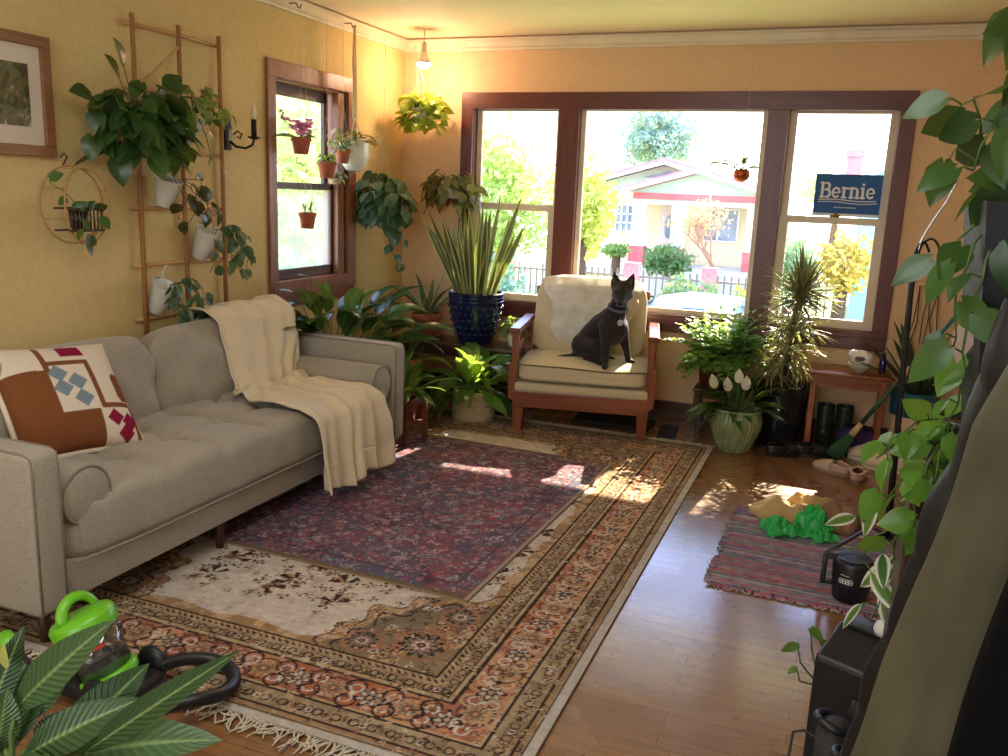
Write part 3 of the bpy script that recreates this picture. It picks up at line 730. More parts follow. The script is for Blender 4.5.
# small dark rug laid over it
K = Cloth(1.32, 1.95, .005); X, Y = K.X, K.Y; e = np.minimum(K.w/2-np.abs(X), K.d/2-np.abs(Y)); rs = np.random.RandomState(4)
pal = [L3(c) for c in ((112, 86, 98), (100, 90, 108), (136, 86, 94), (160, 104, 106), (92, 98, 116), (184, 166, 166), (140, 132, 142), (92, 70, 82), (178, 128, 128))]
K.C[:] = pal[0]; nn = fbm(X*7, Y*7, 2); nb = fbm(X*3.1, Y*3.1, 31)
K.C[nn > .5] = pal[7]; K.C[nb > .55] = pal[2]; K.C[nb < .42] = pal[4]; K.C[(nn < .42)] = pal[1]
for i in range(5200):
    x, y = rs.uniform(-K.w/2, K.w/2), rs.uniform(-K.d/2, K.d/2)
    if rs.rand() < .35: K.flower(x, y, rs.uniform(.010, .024), [pal[rs.randint(9)], pal[rs.randint(9)], pal[rs.randint(9)]], rs.randint(4, 8), rs.rand())
    else: K.spray(x, y, rs.uniform(.010, .03), pal[[0, 3, 5, 6, 8, 4, 7, 2, 1][rs.randint(9)]], rs.uniform(-3, 3), rs.randint(3, 6))
for i in range(260): K.spray(rs.uniform(-.62, .62), rs.uniform(-.93, .93), rs.uniform(.014, .028), [L3((176, 60, 50)), L3((120, 160, 156)), L3((190, 176, 170))][rs.randint(3)], rs.uniform(-3, 3), 4)
K.C[(e < .11) & (e > .10)] = pal[7]; K.C[(e < .024)] = L3((120, 104, 72))
for s in (1,):
    K.C[(X > K.w/2-.016)] = L3((172, 150, 138))
K.C *= (.8+.36*fbm(X*70, Y*70, 8, 2))[..., None]
T = thing('dark_rug', 'smaller plum and navy patterned rug laid over the cream rug in front of the sofa', 'rug', (-1.825, 3.78, .012), -.03)
rug_mesh('rug_pile', M_rug, T, K.w, K.d, .005, K.C, .0095)
MB().box(-K.w/2, K.w/2, -K.d/2, K.d/2, .001, .009).build('rug_backing', mat('rug_edge', (150, 126, 96), None, rough=.95), T, smooth=False)

# ------------------------------------------------------------------ sofa
M_sofa = fabric('oatmeal_weave', (182, 172, 152), (138, 130, 113), 260, bump=.5)
M_pipe = fabric('oatmeal_piping', (150, 138, 116), (120, 108, 90), 260)
M_leg = wood('walnut_leg', (70, 42, 26), (52, 30, 18), .4, 2)
S = thing('sofa', 'long oatmeal fabric three-seater sofa with tufted bench seat along the yellow wall', 'sofa', (-2.78, 3.02, 0))
sx0, sx1 = -3.22, -2.275; ay0, ay1, by0, by1 = 1.825, 1.945, 4.165, 4.285
b = MB(); b.rbox(sx0+.05, -2.30, ay1-.01, by0+.01, .145, .285, .012, 2); b.build('base_frame', M_sofa, S, world=True, auto=40)
for y0, y1 in ((ay0, ay1), (by0, by1)):
    b = MB(); b.rbox(sx0, sx1, y0, y1, .14, .695, .028, 4); a = b.build('armrest', M_sofa, S, world=True, auto=50)
    for yy in (y0+.012, y1-.012):
        b = MB(); b.tube([(sx1-.005, yy, .15), (sx1-.004, yy, .64), (sx1-.010, yy, .68), (sx1-.04, yy, .692), (sx0+.03, yy, .694)], .0045, 6); b.build('piping', M_pipe, a, world=True)
b = MB(); b.rbox(sx0, sx0+.15, ay1-.01, by0+.01, .145, .76, .03, 3); b.build('back_frame', M_sofa, S, world=True, auto=40)
# bench seat with tufting
tufts = [(x, y) for x in (-2.80, -2.56) for y in np.linspace(ay1+.17, by0-.17, 7)]
def tuftz(px, py):
    z = 0
    for x, y in tufts: z -= .045*math.exp(-((px-x)**2+(py-y)**2)/.0022)
    for x in (-2.80, -2.56): z -= .020*math.exp(-((px-x)/.026)**2)
    for y in np.linspace(ay1+.17, by0-.17, 7): z -= .020*math.exp(-((py-y)/.026)**2)*(1 if px > -2.95 else 0)
    return z
c0 = V((-2.70, (ay1+by0)/2, .365)); hx, hy, hz = .425, (by0-ay1)/2+.004, .108
def seatfn(w_, x, y, z):
    p = w_+c0
    if z > .25: w_ = w_+V((0, 0, tuftz(p.x, p.y)*min(1, (z-.25)*2)+.026))
    if x > .55: w_ = w_+V((.006*math.sin(p.y*23)*math.sin(p.y*7+1)*(x-.55)*2+.01*(1-z*z), 0, 0))
    return w_
b = MB(); b.bm(cush(c0, hx, hy, hz, 9, 2, .1))
b = MB()
def seat_bm():
    bm = bmesh.new(); bmesh.ops.create_cube(bm, size=2)
    vs = []; N1, N2, N3 = 34, 96, 10
    bm.clear()
    mb = MB()
    def sq(x, y, z, p=10):
        l = max(abs(x), abs(y), abs(z)); s = (abs(x)**p+abs(y)**p+abs(z)**p)**(1/p); k = l/s if s else 1
        x, y, z = x*k, y*k, z*k; w_ = V((x*hx, y*hy, z*hz)); return seatfn(w_, x, y, z)+c0
    mb.grid(lambda u, v: sq(2*u-1, 2*v-1, 1), N1, N2); mb.grid(lambda u, v: sq(1-2*u, 2*v-1, -1), N1, 20)
    mb.grid(lambda u, v: sq(1, 2*v-1, 1-2*u), N3, N2); mb.grid(lambda u, v: sq(-1, 2*v-1, 2*u-1), N3, 20)
    mb.grid(lambda u, v: sq(2*v-1, 1, 2*u-1), N3, N1); mb.grid(lambda u, v: sq(2*v-1, -1, 1-2*u), N3, N1)
    return mb
sc_ = seat_bm().build('seat_cushion', M_sofa, S, world=True)
b = MB(); b.tube([(-2.278, ay1+.03, .283), (-2.262, ay1+.3, .279), (-2.262, by0-.3, .279), (-2.278, by0-.03, .283)], .006, 6); b.build('piping', M_pipe, sc_, world=True)
for k, (y0, y1) in enumerate(((ay1, 3.06), (3.06, by0))):
    yc = (y0+y1)/2; Mr = Matrix.Rotation(math.radians(78), 3, 'Y')
    def bf(w_, x, y, z, k=k):
        p = w_.copy()
        f = .008*math.sin(p.y*19+3*k)*math.sin(x*5)+.006*mnoise.noise(V((p.x*9, p.y*9, k*5+z)))
        if z > 0: w_ = w_+V((0, 0, f*2.0+.02*(1-x*x)*(1-y*y)))
        if abs(y) > .75: w_ = w_+V((0, -.012*(y/abs(y))*math.cos(x*8)*.5, 0))
        return w_
    b = MB(); b.bm(cush((-2.985, yc, .625), .235, (y1-y0)/2+.005, .105, 5, 26, .30, Mr, bf)); c_ = b.build('back_cushion', M_sofa, S, world=True)
    b = MB(); pts = []
    for q in range(29):
        t_ = 2*PI*q/28; xx = math.copysign(abs(math.cos(t_))**.32, math.cos(t_))*.222; yy = math.copysign(abs(math.sin(t_))**.32, math.sin(t_))*((y1-y0)/2-.012)
        pts.append(Mr @ V((xx, yy, .028))+V((-2.985, yc, .625)))
    b.tube(pts, .005, 5, False); b.build('piping', M_pipe, c_, world=True)
for y in (ay0+.08, by1-.06, 2.78):
    for x in (sx0+.08, -2.36):
        b = MB(); b.tube([(x, y, .013), (x, y, .15)], [.016, .026], 12); b.build('leg', M_leg, S, world=True)
# bolsters
def bolster(label, y, x1):
    T = thing('bolster', label, 'pillow', (x1-.32, y, .385), 0); r = .104
    b = MB(); M = Matrix.Translation((0, 0, r+.005)) @ Matrix.Rotation(PI/2, 4, 'Y')
    b.lathe([(0, -.318), (r*.6, -.318), (r-.012, -.31), (r, -.30), (r*1.015, 0), (r, .30), (r-.012, .31), (r*.6, .318), (0, .318)], 36, M=M); b.build('cushion_body', M_sofa, T)
    for s in (-1, 1): b = MB(); b.tube([(s*.308, (r-.004)*math.cos(a), r+.005+(r-.004)*math.sin(a)) for a in [2*PI*i/32 for i in range(33)]], .005, 6, False); b.build('piping', M_pipe, T)
bolster('round oatmeal bolster cushion against the far sofa arm behind the throw', 4.058, -2.285); bolster('round oatmeal bolster cushion against the near sofa arm beside the patterned pillow', 2.055, -2.285)

# patterned pillow standing on its corner
T = thing('throw_pillow', 'cream and rust tufted pillow with blue and crimson diamond patches on the sofa', 'pillow', (-2.66, 2.42, .36))
M_pil = colattr_mat('tufted_wool', .98, .6, 160)
h = .245; n = 110
def pcol(u, v):      # u right, v up on the face, -1..1
    cr, ru, bl, ma = (232, 218, 194), (132, 80, 46), (128, 146, 152), (146, 28, 60)
    c = cr
    if v < -.02-(u+.35)*0 and u < .12 and u+v > -2: pass
    if u < -.32 and v < .40 and not (u > -.45 and v > .38): c = ru
    if v < -.40 and u < .30: c = ru
    if -.30 < u < .34 and -.40 < v < .52: c = cr
    if abs(u-(-.31)) < .045 and v > .30 and v < .95: c = ru
    if abs(v-.50) < .045 and -.33 < u < .42: c = ru
    if abs(u-.38) < .045 and -.38 < v < .54: c = ru
    if abs(v+.36) < .045 and .34 < u < .9: c = ru
    if u > .72 and -.30 < v < .25 and (u-.72)*1.6 > abs(v+.02)-.2: c = ru
    if abs(u-.90) < .045 and v < -.36: c = ru
    for (a, b_) in ((-.17, .30), (.10, .13), (-.17, .03), (.10, -.18)):
        if abs(u-a)+abs(v-b_) < .165: c = bl
    if abs(u-.22) < .2 and abs(v-.78) < .13: c = ma
    for (a, b_) in ((.52, -.58), (.78, -.66), (.66, -.86)):
        if abs(u-a)+abs(v-b_) < .16: c = ma
    return lin(c)[:3]
upv = V((-.66, 0, .75)).normalized(); rtv = V((.16, .987, 0)).normalized(); upv = (upv-rtv*upv.dot(rtv)).normalized(); nv = rtv.cross(upv)
Mr = Matrix((rtv, upv, nv)).transposed() @ Matrix.Rotation(math.radians(-5), 3, 'Z'); cz = 0
Pc = V((0, 0, .125))+upv*.25
def pface(s):
    def f(u, v):
        x, y = 2*u-1, 2*v-1; k = (1-abs(x)**2.6)*(1-abs(y)**2.6); z = s*(.012+.085*max(0, k)**.5)
        pull = 1-.06*(1-abs(x)**2)*abs(y)**3; pully = 1-.06*(1-abs(y)**2)*abs(x)**3
        return Mr @ V((x*h*pully, y*h*pull, z))+Pc
    return f
b = MB(); b.grid(pface(1), n, n, lambda u, v: pcol(2*u-1, 2*v-1)); b.grid(pface(-1), 30, 30, lambda u, v: lin((222, 206, 180))[:3])
b.build('pillow_cover', M_pil, T, colattr=True)
b = MB(); pts = [(-1, -1), (0, -1), (1, -1), (1, 0), (1, 1), (0, 1), (-1, 1), (-1, 0), (-1, -1)]
b.tube([Mr @ V((x*h*(.95 if y == 0 else 1), y*h*(.95 if x == 0 else 1), 0))+Pc for x, y in pts], .012, 8); b.build('seam', mat('pillow_edge', (224, 208, 184), None, rough=.95), T)

# cream throw blanket
M_throw = fabric('cream_knit', (228, 212, 178), (208, 190, 154), 300, bump=.3, fuzz=5)
path = [(-3.17, .60), (-3.165, .76), (-3.10, .872), (-3.00, .885), (-2.915, .84), (-2.885, .72), (-2.85, .58), (-2.80, .495), (-2.66, .485), (-2.45, .492), (-2.31, .49), (-2.238, .45), (-2.215, .36), (-2.20, .22), (-2.185, .115)]
pl = [0]
for a, c in zip(path, path[1:]): pl.append(pl[-1]+math.hypot(c[0]-a[0], c[1]-a[1]))
def pat(t):
    s = t*pl[-1]
    for i in range(len(path)-1):
        if s <= pl[i+1]+1e-9:
            k = (s-pl[i])/(pl[i+1]-pl[i]); return [path[i][j]+(path[i+1][j]-path[i][j])*k for j in (0, 1)]
    return path[-1]
yl = lambda t: np.interp(t, [0, .18, .35, .45, .52, .60, .68, .78, 1], [3.42, 3.43, 3.46, 3.45, 3.38, 3.31, 3.28, 3.28, 3.26])
yr = lambda t: np.interp(t, [0, .18, .35, .48, .55, .68, .78, 1], [4.08, 4.09, 4.08, 3.98, 3.94, 3.92, 3.93, 3.92])
def throwf(u, v):
    x, z = pat(v); x0, z0 = pat(max(0, v-.01)); x1, z1 = pat(min(1, v+.01)); nx, nz = -(z1-z0), (x1-x0); l = math.hypot(nx, nz) or 1; nx, nz = -nx/l, -nz/l
    if nx*1+nz*1 < 0: nx, nz = -nx, -nz
    seat = math.exp(-((v-.62)/.10)**2)
    hang = max(0, (v-.76)/.24)
    f1 = math.sin(u*31+2.2*math.sin(v*5+u*4)+v*3+1.5*mnoise.noise(V((u*3, v*5, 9)))); f2 = math.sin(u*12+v*7+1.3+2*mnoise.noise(V((u*2, v*4, 5))))
    A = .010+.009*seat+.022*hang+.008*math.exp(-((v-.35)/.1)**2)
    d = .034+A*(.62*f1+.5*f2)+.012*mnoise.noise(V((u*6, v*14, 2)))
    if .46 < v < .62: d += .02*math.sin(v*60+u*9)*math.exp(-((v-.54)/.05)**2)
    y = yl(v)+(yr(v)-yl(v))*u+.018*math.sin(u*20+v*8)*hang
    zz = z+nz*d
    if v > .93: zz += .05*(.5-u)*-0+.018*math.sin(u*13)
    return V((x+nx*d, y, zz))
b = MB(); b.grid(throwf, 120, 150); tb = b.build('throw_blanket', M_throw, smooth=True, solid=.006, loc=(-2.7, 3.7, .5)); tag(tb, 'cream knitted throw blanket draped over the sofa back and seat', 'blanket')

# ------------------------------------------------------------------ armchair
M_cw = wood('cherry_chair_wood', (142, 78, 46), (108, 56, 32), .3, 0); M_cwz = wood('cherry_chair_post', (142, 78, 46), (108, 56, 32), .3, 2); M_cwy = wood('cherry_chair_arm', (138, 76, 46), (104, 54, 32), .25, 1)
M_cc = fabric('beige_cotton', (216, 202, 164), (200, 184, 146), 330, bump=.2)
M_cp = fabric('chair_piping', (120, 104, 76), (96, 84, 62), 330)
CR = math.radians(12); CH = thing('armchair', 'wooden slatted armchair with beige cushions in front of the big window', 'armchair', (-1.505, 5.255, .012), CR)
W2 = .435   # half width; local +y is the back
def CB(name, m, *bs, bev=.006):
    b = MB()
    for q in bs: b.box(*q)
    return b.build(name, m, CH, smooth=False, bevel=bev)
for s in (-1, 1):
    o = s*(W2-.03)
    b = MB(); b.prism([(o-.042, .245), (o+.042, .245), (o+.032, 0), (o-.022, 0)] if s > 0 else [(o-.042, .245), (o+.042, .245), (o+.022, 0), (o-.032, 0)], .06, Matrix.Translation((0, .0, 0))); b.build('front_leg', M_cwz, CH, smooth=False, bevel=.005)
    b = MB(); b.prism([(o-.03, .30), (o+.03, .30), (o+.024, 0), (o-.024, 0)], .05, Matrix.Translation((0, .66, 0))); b.build('rear_leg', M_cwz, CH, smooth=False, bevel=.004)
    x0 = s*(W2+.012)
    ap = [(x0-.03, .19), (x0+.03, .22), (x0+.034, .44), (x0+.012, .47), (x0+.018, .66), (x0-.03, .66)] if s > 0 else [(x0-.034, .44), (x0-.03, .22), (x0+.03, .19), (x0+.03, .66), (x0-.018, .66), (x0-.012, .47)]
    b = MB(); b.prism(ap, .05, Matrix.Translation((0, -.01, 0))); b.build('arm_post', M_cwz, CH, smooth=False, bevel=.005)
    CB('rear_post', M_cwz, (x0-.028, x0+.028, .64, .69, .2, .66))
    CB('arm_rail', M_cwy, (x0-.036, x0+.036, -.03, .72, .655, .69), bev=.008)
    for z in (.575, .505): CB('arm_slat', M_cwy, (x0-.012, x0+.012, .03, .65, z, z+.03), bev=.003)
CB('front_rail', M_cw, (-W2-.01, W2+.01, -.012, .03, .165, .275)); CB('rear_rail', M_cw, (-W2, W2, .65, .69, .18, .275)); CB('side_rail', M_cwy, (-W2, -W2+.03, .02, .66, .19, .275)); CB('side_rail', M_cwy, (W2-.03, W2, .02, .66, .19, .275))
for s in range(5): CB('back_slat', M_cwz, (-.3+.15*s-.02, -.3+.15*s+.02, .69, .71, .28, .86), bev=.003)
CB('top_rail', M_cw, (-W2+.03, W2-.03, .685, .72, .84, .90))
b = MB(); b.rbox(-W2+.0, W2-.0, -.02, .63, .272, .335, .018, 3); b.build('deck', M_cc, CH, auto=50)
b = MB(); b.bm(cush((0, .285, .405), W2-.005, .325, .078, 7, 20, .22, None, lambda w_, x, y, z: w_+V((0, 0, -.022*math.exp(-((w_.x-.16)**2+(w_.y+.22)**2)/.012) if z > 0 else 0)))); sc2 = b.build('seat_cushion', M_cc, CH)
for z in (.352, .455):
    b = MB(); b.tube([(-W2+.012, .58, z), (-W2+.010, -.015, z), (-W2+.03, -.034, z), (-.1, -.040, z-.001), (.16, -.040, z-(.012 if z > .4 else 0)), (W2-.03, -.034, z), (W2-.010, -.015, z), (W2-.012, .58, z)], .005, 6)
    b.build('piping', M_cp, sc2)
Mb = Matrix.Rotation(math.radians(72), 3, 'X')
b = MB(); b.bm(cush((0, .565, .70), W2-.045, .285, .10, 5, 18, .3, Mb)); b.build('back_cushion', M_cc, CH)

# sheepskin over the chair back
M_sheep = mat('sheepskin', (248, 242, 226), (232, 222, 196), 14, .98, bump=1.0, bscale=170, bdist=.012, Sheen__Weight=.5)
def sheepf(u, v):
    # v: 0 top behind .. 1 bottom ; local chair coordinates, following the back cushion
    xs = np.interp(v, [0, .15, .35, .55, .75, 1], [.30, .335, .33, .25, .23, .12]); xs2 = np.interp(v, [0, .15, .35, .55, .75, 1], [.36, .37, .36, .35, .24, .10])
    x = -xs+(xs+xs2)*u-.02; x += .012*math.sin(v*23)*(abs(u-.5)*2)
    pts = [(.70, .90), (.645, .985), (.56, .985), (.475, .93), (.435, .80), (.425, .66), (.435, .53), (.445, .50)]
    k = v*(len(pts)-1); i = min(len(pts)-2, int(k)); f = k-i; y = pts[i][0]*(1-f)+pts[i+1][0]*f; z = pts[i][1]*(1-f)+pts[i+1][1]*f
    q = abs((x)/(W2-.05)); y += .05*q**3.2; z -= .05*q**4*(1 if v < .5 else 0)
    y -= .008*mnoise.noise(V((x*14, z*14, 1)))
    return V((x, y-.006, z))
b = MB(); b.grid(sheepf, 40, 50); o = b.build('sheepskin', M_sheep, smooth=True, solid=.022)
o.location = CH.location; o.rotation_euler = CH.rotation_euler; tag(o, 'off-white sheepskin hung over the back of the armchair behind the dog', 'sheepskin')

# ------------------------------------------------------------------ dog
M_dog = mat('dark_dog_coat', (40, 32, 31), (27, 22, 22), 9, .72, bump=.25, bscale=260, bdist=.003, spec=.3, Sheen__Weight=.12)
DZ = .468
T = thing('dog', 'slim dark brown short-haired dog with pricked ears sitting on the armchair', 'dog', (-1.42, 5.45, .47))
b = MB()
P = lambda x, y, z: (x, y, z)
capsule_chain(b, [(P(-1.555, 5.53, .575), .098), (P(-1.50, 5.51, .645), .098), (P(-1.435, 5.48, .715), .098), (P(-1.375, 5.455, .77), .090), (P(-1.345, 5.435, .83), .066), (P(-1.325, 5.415, .90), .053), (P(-1.312, 5.40, .955), .056)])
capsule_chain(b, [(P(-1.375, 5.455, .77), .085), (P(-1.335, 5.43, .715), .078), (P(-1.345, 5.43, .665), .06)])          # chest
capsule_chain(b, [(P(-1.50, 5.50, .63), .075), (P(-1.41, 5.47, .655), .075)])
# head
capsule_chain(b, [(P(-1.306, 5.395, .975), .064), (P(-1.300, 5.35, .957), .053), (P(-1.290, 5.305, .927), .036), (P(-1.284, 5.268, .908), .027)])
for sx in (-1, 1):
    capsule_chain(b, [(P(-1.306+sx*.034, 5.385, .985), .036), (P(-1.300+sx*.030, 5.352, .968), .026)])
    capsule_chain(b, [(P(-1.304+sx*.036, 5.385, .945), .034), (P(-1.296+sx*.020, 5.325, .922), .024)])
capsule_chain(b, [(P(-1.300, 5.345, .915), .030), (P(-1.287, 5.285, .893), .018)])   # lower jaw
# front legs
capsule_chain(b, [(P(-1.395, 5.40, .735), .055), (P(-1.385, 5.365, .645), .038), (P(-1.37, 5.325, .56), .026), (P(-1.365, 5.305, DZ+.022), .022), (P(-1.360, 5.278, DZ+.018), .021)])
capsule_chain(b, [(P(-1.325, 5.50, .73), .052), (P(-1.305, 5.515, .645), .036), (P(-1.28, 5.525, .56), .024), (P(-1.265, 5.53, DZ+.026), .021), (P(-1.237, 5.512, DZ+.022), .021)])
# hind legs: haunch, knee forward, hock back, foot flat
capsule_chain(b, [(P(-1.565, 5.47, .58), .085), (P(-1.475, 5.405, .575), .062), (P(-1.455, 5.395, .545), .045), (P(-1.52, 5.425, .50), .030), (P(-1.46, 5.395, DZ+.02), .022), (P(-1.415, 5.375, DZ+.017), .021)])
capsule_chain(b, [(P(-1.545, 5.585, .58), .078), (P(-1.455, 5.565, .58), .055), (P(-1.44, 5.56, .54), .04), (P(-1.49, 5.565, .50), .028), (P(-1.42, 5.555, DZ+.02), .021), (P(-1.375, 5.545, DZ+.018), .020)])
capsule_chain(b, [(P(-1.60, 5.525, .52), .034), (P(-1.645, 5.48, DZ+.022), .022), (P(-1.70, 5.44, DZ+.018), .019), (P(-1.735, 5.435, DZ+.016), .013)])   # tail
for s, tip in ((-1, (-1.372, 5.392, 1.092)), (1, (-1.238, 5.402, 1.092))):
    bx = -1.306+s*.040; b.tube([(bx, 5.392, .99), (bx+s*.008, 5.394, 1.03), (bx+(tip[0]-bx)*.70, 5.396, 1.062), tip], [.040, .035, .020, .003], 12, flat=.40, hint=(0, 1, 0))
db = b.build('dog_body', M_dog, T, world=True); fuse(db, .007, 5, .5)
M_eye = mat('dog_eye', (66, 40, 20), None, rough=.08); M_nose = mat('dog_nose', (16, 14, 15), None, rough=.3); M_grey = mat('grey_muzzle', (110, 104, 104), None, rough=.8)
for sx in (-1, 1):
    b = MB(); b.ball((-1.2985+sx*.029, 5.3135, .974), .0105, 12); b.build('eye', M_eye, T, world=True)
b = MB(); b.ball((-1.2815, 5.2455, .913), .0145, 12, (1.15, .75, .85)); b.build('nose', M_nose, T, world=True)
b = MB(); b.tube([(-1.309, 5.278, .892), (-1.300, 5.255, .888), (-1.2835, 5.2455, .887), (-1.268, 5.257, .888), (-1.258, 5.280, .892)], .0034, 6); b.build('mouth', M_grey, T, world=True)
M_inner = mat('inner_ear', (92, 66, 62), None, rough=.8)
for s in (-1, 1):
    bx = -1.306+s*.043; b = MB(); b.add([(bx-.018, 5.3745, 1.005), (bx+.018, 5.3745, 1.005), (bx+s*.022, 5.387, 1.066)], [(0, 1, 2)]); b.build('inner_ear', M_inner, T, smooth=False, world=True)
col = thing('dog_collar', 'blue and silver dog collar with round tag on the neck of the dog', 'collar', (-1.335, 5.42, .865))
M_col = mat('collar_webbing', (52, 62, 84), (120, 128, 140), 120, .6)
ax = V((.14, -.14, .60)).normalized(); e1 = ax.orthogonal().normalized(); e2 = ax.cross(e1); cc = V((-1.337, 5.427, .855))
b = MB()
for i in range(36):
    a0, a1 = 2*PI*i/36, 2*PI*(i+1)/36
    q = [cc+(e1*math.cos(a)+e2*math.sin(a))*.0665+ax*h_ for a in (a0, a1) for h_ in (-.009, .009)]; b.add(q, [(0, 2, 3, 1)])
b.build('collar_band', M_col, col, world=True, solid=.003)
M_tag = mat('white_tag', (214, 206, 200), (190, 180, 176), 40, .35)
b = MB(); b.lathe([(0, -.002), (.019, -.002), (.019, .002), (0, .002)], 24, M=Matrix.Translation((-1.293, 5.340, .770)) @ Matrix.Rotation(math.radians(80), 4, 'X')); b.build('tag_disc', M_tag, col, world=True)
b = MB(); b.tube([(-1.2925+.011*math.cos(t_), 5.3365, .770+.011*math.sin(t_)) for t_ in [2*PI*i/20 for i in range(21)]], .0016, 5, False); b.tube([(-1.296, 5.352, .789), (-1.298, 5.357, .803)], .002, 5); b.build('tag_ring', M_chrome, col, world=True)

# floor vent tray and mat under the chair
o = MB().rbox(-1.66, -1.12, 5.62, 5.90, .0, .028, .01, 2).build('floor_mat', mat('black_rubber', (24, 24, 26), (34, 34, 36), 30, .8), loc=(-1.4, 5.75, 0)); tag(o, 'flat black mat on the floor under the armchair', 'mat')
T = thing('floor_register', 'dark metal floor register beside the front leg of the armchair', 'vent', (-.99, 5.67, 0), .1)
MB().rbox(-.06, .06, -.16, .16, .0, .012, .004, 2).build('register_frame', M_iron, T, smooth=False)
b = MB(); [b.box(-.05, .05, -.14+.02*i, -.13+.02*i, .012, .016) for i in range(15)]; b.build('slat', M_black, T, smooth=False)
# ------------------------------------------------------------------ plants
LM_dk = leafmat('dark_heart_leaves', (34, 70, 34), (70, 112, 48), rough=.3, trans=.25)
LM_md = leafmat('green_leaves', (48, 96, 40), (104, 150, 58), rough=.32, trans=.35)
LM_neon = leafmat('neon_leaves', (132, 160, 40), (190, 208, 76), rough=.4, trans=.45)
LM_var = leafmat('cream_edged_leaves', (72, 112, 56), (120, 150, 80), edge=(216, 216, 160), epos=.72, rough=.4)
LM_sans = leafmat('sansevieria_leaves', (66, 84, 52), (104, 118, 74), edge=(206, 196, 118), epos=.72, rough=.4, trans=.15)
LM_agave = leafmat('striped_agave_leaves', (84, 108, 88), (120, 140, 112), edge=(196, 198, 150), epos=.7, rough=.5, trans=.15)
LM_lily = leafmat('lily_leaves', (24, 58, 28), (64, 110, 44), mid=(60, 104, 54), rough=.25, trans=.2)
LM_bronze = leafmat('bronze_leaves', (74, 76, 52), (118, 112, 78), rough=.4, under=(120, 72, 66))
LM_black = leafmat('dark_peperomia_leaves', (30, 38, 28), (58, 60, 40), rough=.25, under=(124, 56, 50))
LM_fern = leafmat('fern_leaves', (84, 136, 66), (150, 194, 96), rough=.5, trans=.4)
LM_drac = leafmat('dracaena_leaves', (96, 100, 70), (140, 140, 98), edge=(176, 160, 120), epos=.8, rough=.45, trans=.25)
LM_blue = leafmat('blue_green_leaves', (40, 76, 56), (84, 120, 84), rough=.3)
M_spathe = leafmat('white_spathe', (236, 232, 214), (246, 240, 224), rough=.5, trans=.35)
M_potgreen = mat('green_glaze', (146, 156, 112), (108, 124, 84), 5, .25, stretch=(9, 9, .6))
M_navy = mat('navy_glaze', (26, 36, 72), (16, 24, 54), 6, .14, spec=.7)
M_blackpot = mat('black_glaze', (22, 24, 26), (34, 36, 38), 5, .18)
M_maroon = mat('maroon_paint', (82, 34, 34), (66, 26, 28), 6, .35)
M_basket = fabric('woven_seagrass', (206, 188, 146), (178, 158, 116), 90, bump=.6)
M_dkwood = wood('dark_bench_wood', (74, 48, 32), (52, 32, 22), .35, 0)
M_pink = mat('pink_petals', (222, 80, 190), (240, 130, 214), 30, .5)

def clamp(b, T):
    x0, y0 = T.location.x, T.location.y
    if T.location.y < YB: b.v = [(max(x, XL+.012-x0), min(y, YB-.012-y0), z) for x, y, z in b.v]
def fol(T, lf, st, lm, stm=None):
    for q in (lf, st):
        if q: clamp(q, T)
    if lf and lf.v: lf.build('foliage', lm, T, colattr=True)
    if st and st.v: st.build('stem', stm or M_stem, T)
def pot_round(T, name, m, prof, n=32, soil=None, **kw):
    b = MB(); b.lathe(prof, n, **kw); p = b.build(name, m, T, auto=50)
    if soil: MB().lathe([(0, soil[1]+.004), (soil[0], soil[1])], 20).build('soil', M_soil, T)
    return p
def classic(r, h, lip=.014, th=.008):
    """terracotta pot: tapered wall, rim band, open top"""
    return [(0, 0), (r*.66, 0), (r*.70, .004), (r*.9, h*.74), (r*.9, h*.75), (r, h*.75), (r, h-.003), (r-.003, h), (r-th-.004, h), (r-th-.006, h*.86), (0, h*.86)]

def heart_mound(T, lm, c, R, n, L, rng, elmin=-.5, elmax=1.2, droop=.5, azs=(0, 6.283), sq=(1, 1, 1), prof=None, W=.82, stem=True, hang=.5):
    """dense mound of heart-shaped leaves on petioles around c"""
    lf, st = MB(), MB(); c = V(c); prof = prof or heart
    for i in range(n):
        az = rng.uniform(*azs); el = rng.uniform(elmin, elmax); d = sph(az, el); r = R*rng.uniform(.45, 1.0)
        p = c+V((d.x*r*sq[0], d.y*r*sq[1], d.z*r*sq[2]))
        o = sph(az, el*.3); ld = (o*.7+V((rng.gauss(0, .35), rng.gauss(0, .35), -hang+rng.gauss(0, .3)))).normalized()
        l = L*rng.uniform(.7, 1.15); hint = (o*.6+V((0, 0, .8))).normalized()
        lf.leaf(p, ld, l, l*W, prof, hint, .18, droop*rng.uniform(.5, 1.4), 6, rng.gauss(0, .4))
        if stem: st.tube([c+V((rng.gauss(0, R*.08), rng.gauss(0, R*.08), 0)), c+(p-c)*.55+V((0, 0, R*.12)), p], [.0028, .0024, .0018], 5)
    return lf, st
